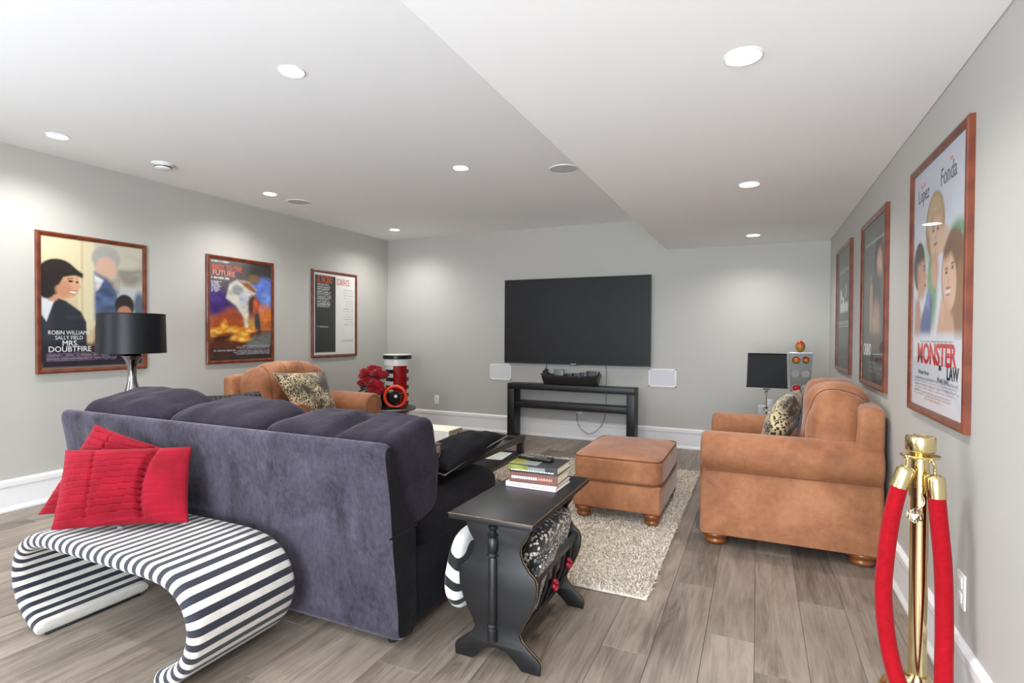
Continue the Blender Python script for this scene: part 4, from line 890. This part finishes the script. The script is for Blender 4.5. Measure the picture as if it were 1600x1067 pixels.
for s in (-1, 1):
    link('rack_rail', prism([(s * .128, .318), (s * .146, .312), (s * .154, .345), (s * .136, .352)], -ey + .020, ey - .020, 'y', .002), 'black_satin', t)
    link('rack_rail', prism([(s * .060, .118), (s * .094, .118), (s * .102, .150), (s * .080, .152)], -ey + .020, ey - .020, 'y', .002), 'black_satin', t)
    for k in range(5):
        yk = -ey + .09 + (2 * ey - .18) * k / 4
        link('slat', tube([(s * .090, yk, .145), (s * .128, yk, .24), (s * .141, yk, .325)], .0085, 6), 'black_satin', t)
# what is tucked into the racks
o = link('leopard_blanket', soft((.10, .47, .30), 3.2, 16, lambda x, y, z: (.03 * max(z, 0), 0, .02 * y), mat=rotm(0, .1, 0), amp=.016, nf=8), 'snow_leopard', None, True, 0); o.location = (EX + .068, 2.13, .335); tag(o, 'black and cream spotted blanket rolled into the end table rack', 'blanket')
o = link('zebra_pillow', soft((.10, .34, .32), 2.8, 16, amp=.012, nf=7), 'zebra', None, True, 0); o.location = (EX - .225, 2.03, .272); o.rotation_euler = (0, .05, 0); tag(o, 'zebra print pillow wedged between the sofa and the end table', 'pillow')
bm = prism([(0, 0), (.0, .26), (.012, .262), (.012, .002)], -.09, .09, 'y', .002); o = link('magazine', bm, 'snow_leopard', None, True, 30); o.location = (EX + .082, 1.95, .156); o.rotation_euler = (0, .30, 0); tag(o, 'patterned magazine standing in the near end of the rack', 'magazine')
for k, (yy, zz) in enumerate(((2.06, .235), (2.235, .255))):
    t = thing('berry_cluster', ['red glossy berry cluster hooked on the near rack slats', 'red glossy berry cluster hooked on the far rack slats'][k], 'ornament', (EX + .1495, yy, zz), group='red berries on the magazine rack')
    for q, (a, b) in enumerate(((0, .016), (.014, .003), (-.013, -.001), (.003, -.016), (.020, -.016))):
        link('berry', lathe([(0, -.0105), (.006, -.009), (.0105, 0), (.006, .009), (0, .0105)], 12, mat=Matrix.Translation((.002 * (q % 2), a, b))), 'berry_red', t)
# books on the table
def book(label, loc, rz, w_, d_, h_, cover, group='books on the end table', spine=None, top=None):
    t = thing('book', label, 'book', loc, rz, group)     # local: spine on -y, x along the spine
    link('pages', bx((-w_ / 2 + .003, -d_ / 2 + .004, .003), (w_ / 2 - .004, d_ / 2 - .004, h_ - .003)), 'paper_cream', t, False)
    bm = bx((-w_ / 2, -d_ / 2, 0), (w_ / 2, d_ / 2, .0035), .001, 1); bx((-w_ / 2, -d_ / 2, h_ - .0035), (w_ / 2, d_ / 2, h_), .001, 1, bm); bx((-w_ / 2, -d_ / 2, 0), (w_ / 2, -d_ / 2 + .005, h_), .002, 1, bm)
    link('cover', bm, cover, t); return t
zt = .5765
b1 = book('white softcover book, bottom of the stack on the end table', (-.893, 2.262, zt), -.02, .238, .185, .022, 'book_white')
b2 = book('brown hardcover book, middle of the stack on the end table', (-.888, 2.262, zt + .0225), .03, .222, .170, .044, 'book_brown')
b3 = book('dark picture-cover book, top of the stack under the remote', (-.890, 2.265, zt + .067), .0, .232, .172, .034, 'book_dark')
link('cover_picture', bx((-.113, -.083, .0338), (-.05, .083, .0344)), 'book_green', b3, False); link('cover_picture', bx((-.052, -.083, .0338), (.02, -.01, .0345)), 'book_grey', b3, False); link('spine_picture', bx((-.113, -.0866, .006), (-.02, -.0858, .030)), 'book_green', b3, False); link('spine_picture', bx((-.02, -.0866, .012), (.06, -.0858, .026)), 'book_grey', b3, False)
def dashes(par, x0, x1, y, z, h_, mats):
    r = random.Random(11); x = x0; bm = bmesh.new(); 
    while x < x1:
        l_ = r.uniform(.004, .012); bx((x, y, z - h_ / 2), (min(x + l_, x1), y + .001, z + h_ / 2), bm=bm); x += l_ + .003
    link('spine_print', bm, mats, par, False)
dashes(b2, -.100, .02, -.0858, .022, .011, 'ink_white'); dashes(b2, .025, .088, -.0858, .022, .010, 'ink_pink'); dashes(b1, -.09, .09, -.0933, .011, .004, 'ink_pink'); dashes(b3, -.10, .10, -.0868, .009, .005, 'ink_white')
t = thing('remote_control', 'slim black remote control lying on the top book', 'remote control', (-.915, 2.285, zt + .1025), -.12)
link('body', bx((-.085, -.022, 0), (.085, .022, .016), .006, 3), 'black_lacquer', t); bm = bmesh.new()
for i in range(9):
    for j in range(3): bx((-.07 + .015 * i, -.015 + .012 * j, .0155), (-.062 + .015 * i, -.008 + .012 * j, .0178), bm=bm)
stuff(link('buttons', bm, 'rubber_grey', t, False))
# ================================================================== COFFEE TABLE
t = thing('coffee_table', 'dark wood coffee table with glass top and lower shelf behind the sofa', 'coffee table', (-2.30, 3.65, RT))
tx0, tx1, ty0, ty1, tz = -.62, .592, -.62, .385, .392
bm = bmesh.new()
for i, (a, b) in enumerate((((tx0, ty0), (tx1, ty0 + .05)), ((tx0, ty1 - .05), (tx1, ty1)), ((tx0, ty0 + .0495), (tx0 + .05, ty1 - .0495)), ((tx1 - .05, ty0 + .0495), (tx1, ty1 - .0495)))):
    link('top_rail', bx((a[0], a[1], tz - .035), (b[0], b[1], tz), .003, 2), 'coffee_wood', t)
link('glass_top', bx((tx0 + .045, ty0 + .045, tz - .012), (tx1 - .045, ty1 - .045, tz - .004)), 'table_glass', t, False)
for a in (tx0 + .03, tx1 - .03):
    for b in (ty0 + .03, ty1 - .03): link('leg', bx((a - .025, b - .025, 0), (a + .025, b + .025, tz - .0345), .003, 2), 'coffee_wood', t)
link('shelf', bx((tx0 + .01, ty0 + .01, .235), (tx1 - .002, ty1 - .01, .268), .003, 2), 'coffee_wood', t)
loose('paper_sheet', 'white sheet of paper on the coffee table lower shelf', 'paper', bx((-.09, -.13, 0), (.09, .13, .002)), 'paper_white', (-1.855, 3.80, RT + .2685), .1)
# stack of two trays on the glass
for k in range(2):
    t = thing('serving_tray', ['tan wooden tray with cut handles under the white tray', 'white topped tray with cut handles, top of the stack on the coffee table'][k], 'tray', (-2.125, 3.212, RT + tz + .001 + k * .088), .0, 'stacked trays on the coffee table')
    a, b, h_ = .245, .088, .086
    link('tray_top', bx((-a + .010, -b + .010, h_ - .012), (a - .010, b - .010, h_ - .002), .003, 2), 'paper_cream', t)
    for s in (-1, 1): link('long_side', bx((-a, s * b - .006, 0), (a, s * b + .006, h_), .002, 1), 'paper_white', t)
    for s in (-1, 1):
        bm = bmesh.new(); x0, x1 = s * a - .006, s * a + .006
        for lo, hi in (((x0, -b + .006, 0), (x1, b - .006, .034)), ((x0, -b + .006, .062), (x1, b - .006, h_)), ((x0, -b + .006, .034), (x1, -.046, .062)), ((x0, .046, .034), (x1, b - .006, .062))): bx(lo, hi, bm=bm)
        link('handle_side', bm, 'box_tan', t, False)
    link('handle_liner', bx((-a + .012, -.05, .030), (a - .012, .05, .066)), 'paper_white', t, False)
# ================================================================== LAMPS AND SIDE TABLES
def side_table(name, label, loc, w_, d_, h_, mat='black_satin'):
    t = thing(name, label, 'side table', loc)
    link('top', bx((-w_ / 2, -d_ / 2, h_ - .025), (w_ / 2, d_ / 2, h_), .003, 2), mat, t); link('shelf', bx((-w_ / 2 + .03, -d_ / 2 + .03, .15), (w_ / 2 - .03, d_ / 2 - .03, .17), .002, 1), mat, t)
    for sx in (-1, 1):
        for sy in (-1, 1): link('leg', bx((sx * (w_ / 2 - .025) - .018, sy * (d_ / 2 - .025) - .018, .0005), (sx * (w_ / 2 - .025) + .018, sy * (d_ / 2 - .025) + .018, h_ - .0245), .002, 1), mat, t)
    return t
side_table('side_table', 'black side table behind the sofa end holding the silver lamp', (-3.90, 2.30, 0), .46, .46, .60)
t = thing('table_lamp', 'silver baluster lamp with black drum shade behind the sofa', 'table lamp', (-3.90, 2.30, .601))
link('base', lathe([(r, z * .95) for r, z in [(0, 0), (.085, 0), (.09, .008), (.085, .02), (.05, .035), (.030, .07), (.022, .12), (.034, .17), (.046, .21), (.048, .24), (.040, .28), (.028, .33), (.025, .38), (.028, .43), (.036, .47), (.048, .495), (.060, .506), (.062, .512), (.050, .520), (.030, .526), (.012, .530), (0, .532)]], 36), 'dark_chrome', t)
link('stem', lathe([(.007, .50), (.007, .768), (0, .768)], 10), 'chrome', t)
sh = link('lamp_shade', lathe([(.202, .505), (.196, .775), (.194, .775), (.200, .505)], 56), 'shade_satin', t, True, 30); sh.data.materials[0] = M['shade_satin']
link('shade_ring', tube([(.196 * math.cos(a), .196 * math.sin(a), .772) for a in [2 * PI * k / 48 for k in range(49)]], .003, 6, cap=False), 'black_lacquer', sh)
bm = bmesh.new()
for k in range(3): tube([(.0, 0, .765), (.195 * math.cos(2.1 * k), .195 * math.sin(2.1 * k), .768)], .002, 5, bm)
link('spider', bm, 'chrome', t)
side_table('side_table', 'black side table in the right back corner holding the crystal lamp', (.20, 5.38, 0), .56, .50, .50)
t = thing('table_lamp', 'crystal stem lamp with square black shade behind the right armchair', 'table lamp', (.074, 5.25, .501))
link('base', bx((-.055, -.055, 0), (.055, .055, .022), .004, 2), 'chrome', t); link('stem', lathe([(.006, .02), (.006, .52), (0, .52)], 12), 'chrome', t)
bm = bmesh.new()
for z, r in ((.05, .022), (.10, .026), (.245, .020)): lathe([(0, z - r), (r * .7, z - r * .6), (r, z), (r * .7, z + r * .6), (0, z + r)], 8, bm)
link('crystal', bm, 'clear_glass', t, False)
link('crystal_collar', lathe([(.008, .268), (.030, .272), (.030, .280), (.008, .284)], 10), 'clear_glass', t, False)
a0, a1, z0, z1 = .160, .152, .300, .585
bm = bmesh.new(); vo = [[bm.verts.new((sx * a, sy * a * .62, z)) for sx, sy in ((-1, -1), (1, -1), (1, 1), (-1, 1))] for a, z in ((a0, z0), (a1, z1), (a1 - .003, z1), (a0 - .003, z0))]
for k in range(4):
    A, B = vo[k], vo[(k + 1) % 4]
    for j in range(4): bm.faces.new((A[j], A[(j + 1) % 4], B[(j + 1) % 4], B[j]))
sh = link('lamp_shade', bm, 'shade_black', t, False)
bm = bmesh.new()
for a, z in ((a0, z0), (a1, z1)):
    tube([(-a, -a * .62, z), (a, -a * .62, z)], .004, 6, bm); tube([(a, -a * .62, z), (a, a * .62, z)], .004, 6, bm); tube([(a, a * .62, z), (-a, a * .62, z)], .004, 6, bm); tube([(-a, a * .62, z), (-a, -a * .62, z)], .004, 6, bm)
link('shade_binding', bm, 'shade_black', sh); bm = bmesh.new(); tube([(-a1, 0, z1 - .01), (a1, 0, z1 - .01)], .002, 5, bm); link('spider', bm, 'chrome', t)
# small white frame beside the lamp
t = thing('photo_frame', 'small white photo frame with raised middle on the corner side table', 'photo frame', (.105, 5.50, .501))
fr = [((-.095, -.006, 0), (-.068, .006, .105)), ((.068, -.006, 0), (.095, .006, .105)), ((-.068, -.006, .085), (-.03, .006, .105)), ((.03, -.006, .085), (.068, .006, .105)), ((-.068, -.006, 0), (.068, .006, .02))]
bm = bmesh.new()
for a, b in fr: bx(a, b, .002, 1, bm)
link('moulding', bm, 'trim_white', t); link('middle_panel', bx((-.03, -.008, .02), (.03, .008, .162), .004, 2), 'trim_white', t); link('backing', bx((-.068, .0, .02), (.068, .005, .085)), 'paper_white', t, False)
# wine rack with fruit
t = thing('bottle_rack', 'grey metal rack with round holes in the right back corner', 'rack', (.335, 5.25, .501))
def plate_with_holes(w0, w1, z0, z1, cols, rows, r, d0, d1):
    bm = bmesh.new(); cw = 1 / len(cols)
    for ri in range(rows):
        for ci in range(len(cols)):
            za, zb = z0 + (z1 - z0) * ri / rows, z0 + (z1 - z0) * (ri + 1) / rows; fa = lambda z: w0 + (w1 - w0) * max(0, (z - z0) / (z1 - z0)) ** 2.2
            ua, ub = -1 + 2 * ci / len(cols), -1 + 2 * (ci + 1) / len(cols); N_ = 24; zc = (za + zb) / 2; xc = (ua + ub) / 2 * fa(zc); out, inn = [], []
            for k in range(N_):
                a = 2 * PI * k / N_ + PI / 4; c, s = math.cos(a), math.sin(a); m = max(abs(c), abs(s)); su, sv = c / m, s / m
                z = zc + sv * (zb - za) / 2; u = (ua + ub) / 2 + su * (ub - ua) / 2; out.append((u * fa(z), z)); inn.append((xc + r * c, zc + r * s))
            vv = {}
            for nm, L in (('o', out), ('i', inn)):
                for d in (d0, d1): vv[nm, d] = [bm.verts.new((x, d, z)) for x, z in L]
            for k in range(N_):
                k2 = (k + 1) % N_
                bm.faces.new((vv['o', d0][k], vv['o', d0][k2], vv['i', d0][k2], vv['i', d0][k])); bm.faces.new((vv['o', d1][k2], vv['o', d1][k], vv['i', d1][k], vv['i', d1][k2])); bm.faces.new((vv['i', d0][k], vv['i', d0][k2], vv['i', d1][k2], vv['i', d1][k])); bm.faces.new((vv['o', d0][k2], vv['o', d0][k], vv['o', d1][k], vv['o', d1][k2]))
    return bm
for d in (-.045, .010): link('hole_plate', plate_with_holes(.068, .092, 0, .60, (0, 1), 5, .0335, d, d + .006), 'rack_grey', t, False)
link('top_plate', bx((-.092, -.046, .598), (.092, .018, .604), .002, 1), 'nickel', t)
rows_z = [.06 + .12 * k for k in range(5)]
for label, cat, mat, x, y, z, sx in (('orange and red mango ornament standing on top of the metal rack', 'fruit', 'mango', -.004, 0, .604 + .051, (.038, .038, .050)), ('yellow mango ornament in the upper left rack hole', 'fruit', 'mango', -.034, -.02, rows_z[4] - .002, (.034, .060, .032)), ('red mango ornament in the upper right rack hole', 'fruit', 'mango', .040, -.01, rows_z[4], (.030, .060, .030)), ('shiny red ball ornament in the lower left rack hole', 'ball', 'apple_red', -.034, -.055, rows_z[2] + .0, (.0285, .03, .0285)), ('dark brown ball ornament in the lower right rack hole', 'ball', 'book_brown', .033, -.03, rows_z[2] - .011, (.020, .040, .018))):
    bm = lathe([(math.sin(a), -math.cos(a)) for a in np.linspace(0, PI, 14)], 20); bmesh.ops.scale(bm, vec=sx, verts=bm.verts)
    o = link('fruit' if cat == 'fruit' else 'ball', bm, mat, None, True, 0); o.location = (.335 + x, 5.25 + y, .501 + z); tag(o, label, cat, 'ornaments in the metal rack')
# ================================================================== BACK LEFT CORNER: TOWER, ROSES, RED RING
t = thing('striped_tower', 'tall black, white and red striped film-strip tower in the back left corner', 'display tower', (-4.02, 5.46, 0))
R0 = .138; nst = 18; zh = .86 / nst
link('core', lathe([(R0 - .012, .001), (R0 - .012, .86), (0, .86)], 36), 'black_lacquer', t)
for k in range(nst):
    bm = lathe([(R0 - .014, zh * k), (R0 + (.004 if k % 2 else 0), zh * k + .001), (R0 + (.004 if k % 2 else 0), zh * (k + 1) - .001), (R0 - .014, zh * (k + 1))], 36); bmesh.ops.translate(bm, verts=bm.verts, vec=(0, 0, .001)); link('band', bm, 'film_white' if k % 2 else 'black_lacquer', t)
for k in range(3):
    za, zb = .001 + .29 * k, .285 + .29 * k; bm = bmesh.new(); A = []
    for z in (za, zb): A.append([bm.verts.new((rr * math.sin(a), -rr * math.cos(a), z)) for rr in (R0 + .009, R0 - .01) for a in (np.linspace(.30, 1.50, 12) if rr > R0 else np.linspace(1.50, .30, 12))])
    n = len(A[0])
    for j in range(n): bm.faces.new((A[0][j], A[0][(j + 1) % n], A[1][(j + 1) % n], A[1][j]))
    bm.faces.new(A[0][::-1]); bm.faces.new(A[1]); link('red_panel', bm, 'red_gloss', t)
link('neck_band', lathe([(0, .86), (R0 + .018, .86), (R0 + .018, .94), (0, .94)], 40), 'film_white', t)
link('lid', lathe([(0, .94), (R0 + .030, .94), (R0 + .036, .946), (R0 + .036, .978), (R0 + .028, .985), (0, .985)], 40), 'black_lacquer', t)
link('lid_rim', lathe([(R0 + .028, .985), (R0 + .034, .986), (R0 + .034, .994), (0, .996)], 40), 'film_white', t)
# round glossy table with the vase and ring
t = thing('round_side_table', 'small round black table with grey rim before the striped tower', 'side table', (-3.80, 5.05, 0))
link('top', lathe([(0, .385), (.262, .385), (.262, .408), (0, .410)], 48), 'black_lacquer', t); link('rim', tube([(.268 * math.cos(a), .268 * math.sin(a), .398) for a in [2 * PI * k / 48 for k in range(49)]], .014, 8, cap=False), 'grey_metal', t)
link('pedestal', lathe([(0, .001), (.15, .001), (.15, .015), (.04, .03), (.03, .10), (.03, .385), (0, .385)], 28), 'black_lacquer', t)
t = thing('rose_vase', 'bouquet of red roses in a round black vase beside the tower', 'vase of flowers', (-3.985, 4.95, .411))
link('vase', lathe([(0, 0), (.045, 0), (.075, .03), (.085, .07), (.078, .105), (.055, .13), (.046, .145), (.052, .155), (.044, .155), (.038, .14), (0, .13)], 32), 'black_lacquer', t)
rr = random.Random(21)
def rose(parent, c, r):
    bm = bmesh.new(); lathe([(0, -r * .5), (r * .5, -r * .35), (r * .62, 0), (r * .4, r * .35), (0, r * .42)], 10, bm)
    for ringi, (nn, rad, zz, tilt) in enumerate(((3, .35, .15, .25), (4, .6, .05, .5), (6, .82, -.08, .9))):
        for k in range(nn):
            a = 2 * PI * k / nn + ringi * .5; MT = Matrix.Rotation(a, 4, 'Z') @ Matrix.Translation((rad * r * .72, 0, zz * r)) @ Matrix.Rotation(tilt, 4, 'Y')
            P = [[bm.verts.new(MT @ Vector((.18 * r * (1 - (u * .9) ** 2) - .1 * r * v, u * r * .62, (v - .45) * r * 1.0 * (1 - .3 * u * u)))) for u in (-1, -.5, 0, .5, 1)] for v in (0, .5, 1)]
            for i in range(2):
                for j in range(4): bm.faces.new((P[i][j], P[i][j + 1], P[i + 1][j + 1], P[i + 1][j]))
    o = link('rose', bm, 'rose_red', parent, True, 0); o.location = c; o.rotation_euler = (rr.uniform(-.6, .6), rr.uniform(-.6, .6), rr.uniform(0, 6)); return o
for c in ((-.17, .02, .36), (-.10, -.04, .40), (-.02, .02, .44), (.06, -.02, .42), (.125, .03, .38), (-.12, -.05, .28), (-.03, -.07, .31), (.05, -.08, .30), (.12, -.05, .26), (.03, -.06, .235), (.105, -.06, .175), (.065, -.09, .205), (.13, -.02, .215), (-.06, .06, .36), (.04, .07, .37)):
    rose(t, (c[0] * .82 + .01, c[1] * .9, c[2] * .96), .076); link('stem', tube(spline([(c[0] * .15, c[1] * .15, .12), (c[0] * .5, c[1] * .5, c[2] * .7), (c[0], c[1], c[2] - .02)], 4), .003, 5), 'leaf_green', t)
for c, a in (((-.09, -.05, .215), 2.6), ((-.04, -.09, .20), -1.9), ((-.10, .0, .19), 3.2), ((0, -.08, .18), -1.2), ((-.06, -.06, .24), 2.2), ((.08, .06, .2), .8)):
    bm = bmesh.new(); P = []
    for k in range(7):
        u = k / 6; wd_ = .030 * math.sin(PI * min(.98, u + .04)) ** .8; P.append([bm.verts.new((u * .11 - .03, s * wd_, .015 * abs(s) - .03 * u * u)) for s in (-1, 0, 1)])
    for k in range(6):
        for j in range(2): bm.faces.new((P[k][j], P[k][j + 1], P[k + 1][j + 1], P[k + 1][j]))
    o = link('leaf', bm, 'leaf_green', t, True, 0); o.location = c; o.rotation_euler = (0, 0, a)
# red ring ornament: a red hoop round a black hub, standing on the round table
t = thing('ring_ornament', 'glossy red hoop with a black hub standing on the round black table', 'ornament', (-3.70, 4.99, .4125), .45)
link('hoop', tube([(.118 * math.cos(a), 0, .125 + .118 * math.sin(a)) for a in [2 * PI * k / 48 for k in range(49)]], [.019] * 49, 10, cap=False), 'red_orange', t)
link('hub', lathe([(0, -.03), (.052, -.03), (.062, -.018), (.062, .018), (.052, .03), (0, .03)], 28, mat=Matrix.Translation((0, 0, .125)) @ rotm(PI / 2, 0, 0)), 'black_lacquer', t)
link('hub_button', lathe([(0, -.006), (.014, -.004), (.018, .008), (0, .012)], 16, mat=Matrix.Translation((.012, -.034, .135)) @ rotm(PI / 2, 0, 0)), 'film_white', t)
for a in (.5, 2.6, 4.7): link('spoke', tube([(.055 * math.cos(a), 0, .125 + .055 * math.sin(a)), (.112 * math.cos(a), 0, .125 + .112 * math.sin(a))], .009, 8), 'black_lacquer', t)
link('foot', bx((-.05, -.035, 0), (.05, .035, .016), .004, 2), 'black_lacquer', t)
t = thing('black_radio', 'small black radio box with grey top beside the red hoop', 'radio', (-3.93, 5.17, .411), .3)
link('body', bx((-.085, -.05, 0), (.085, .05, .15), .01, 3), 'black_lacquer', t); link('top_plate', bx((-.075, -.045, .149), (.075, .045, .158), .003, 1), 'grey_metal', t); link('dial', lathe([(0, -.012), (.028, -.012), (.03, 0)], 20, mat=Matrix.Translation((-.03, -.05, .08)) @ rotm(-PI / 2, 0, 0) @ rotm(PI, 0, 0)), 'chrome', t)
# leopard cushions on the armchairs
place_pillow('leopard_pillow', 'leopard print pillow leaning in the left armchair', [(-3.62, 3.52, .515), (-3.60, 3.96, .515), (-3.86, 4.07, .875), (-3.88, 3.45, .900)], .15, 'leopard', group='leopard pillows on the armchairs', wr=.012, seed=1)
place_pillow('leopard_pillow', 'leopard print pillow leaning in the right armchair', [(.085, 4.12, .515), (.03, 3.70, .515), (.205, 3.69, .885), (.26, 4.10, .895)], .17, 'leopard', group='leopard pillows on the armchairs', wr=.012, seed=5)
# ================================================================== BRASS POST AND VELVET ROPE
QX, QY = .508, 2.25
t = thing('stanchion', 'polished brass stanchion post standing by the right wall', 'stanchion', (QX, QY, 0)); t.scale = (1, 1, .972)
link('base', lathe([(0, .0005), (.110, .0005), (.113, .008), (.112, .022), (.104, .038), (.085, .056), (.054, .072), (.040, .085), (.034, .098), (0, .098)], 56), 'gold', t)
link('pole', lathe([(.0265, .085), (.0265, .868), (0, .868)], 36), 'gold', t)
link('collar', lathe([(.0265, .855), (.034, .857), (.034, .862), (.056, .864), (.058, .868), (.056, .872), (.030, .874), (0, .874)], 40), 'gold', t)
link('finial', lathe([(.026, .872), (.030, .878), (.040, .882), (.0435, .888), (.0435, .930), (.041, .936), (.036, .938), (.032, .934), (0, .933)], 40), 'gold', t)
ct = link('clear_tag', lathe([(.027, .725), (.031, .725), (.031, .765), (.027, .765)], 24), 'clear_glass', t)
bm = bmesh.new(); bmesh.ops.create_icosphere(bm, subdivisions=1, radius=.027, matrix=Matrix.Translation((-.022, -.040, .665))); link('crystal_drop', bm, 'clear_glass', ct, False)
link('tie', tube(spline([(-.005, -.031, .745), (.004, -.036, .715), (-.014, -.040, .685)], 5), .003, 6), 'clear_glass', ct)
t = thing('velvet_rope', 'red velvet rope hung in a loop from the brass post', 'rope', (QX, QY, 0)); t.scale = (1, 1, .972)
fy = -.055
L = [(-.066, fy + .01, .770), (-.090, fy - .005, .66), (-.106, fy - .012, .52), (-.112, fy - .015, .38), (-.100, fy - .02, .22), (-.070, fy - .03, .10), (-.02, fy - .04, .062), (.030, fy - .035, .10), (.048, fy - .02, .22), (.055, fy - .01, .38), (.051, fy - .005, .52), (.042, fy, .64), (.032, fy, .750)]
# keep the loop in front of the base dome
L = [(x, y - .085 * max(0, 1 - z / .30), z) for x, y, z in L]
link('rope', tube(spline(L, 8), .0255, 16), 'rope_red', t)
def ferrule(p, d):
    d = Vector(d).normalized(); q = d.to_track_quat('Z', 'Y').to_matrix().to_4x4(); MT = Matrix.Translation(p) @ q
    o = link('ferrule', lathe([(.0255, -.012), (.0272, -.010), (.0272, .052), (.025, .060), (.018, .066), (.008, .068), (0, .069)], 28, mat=MT), 'gold', t)
    return p + d * .069
def hook(p, q):
    link('hook', tube(spline([p, p + Vector((0, 0, .012)), (Vector(p) + Vector(q)) / 2 + Vector((0, -.012, .01)), q, Vector(q) + Vector((0, .006, -.012))], 5), .005, 8), 'gold', t)
e1 = ferrule(Vector(L[0]), (.32, .05, 1)); e2 = ferrule(Vector(L[-1]), (-.06, .0, 1))
hook(e1, Vector((-.046, -.026, .866))); hook(e2, Vector((.020, -.047, .866)))
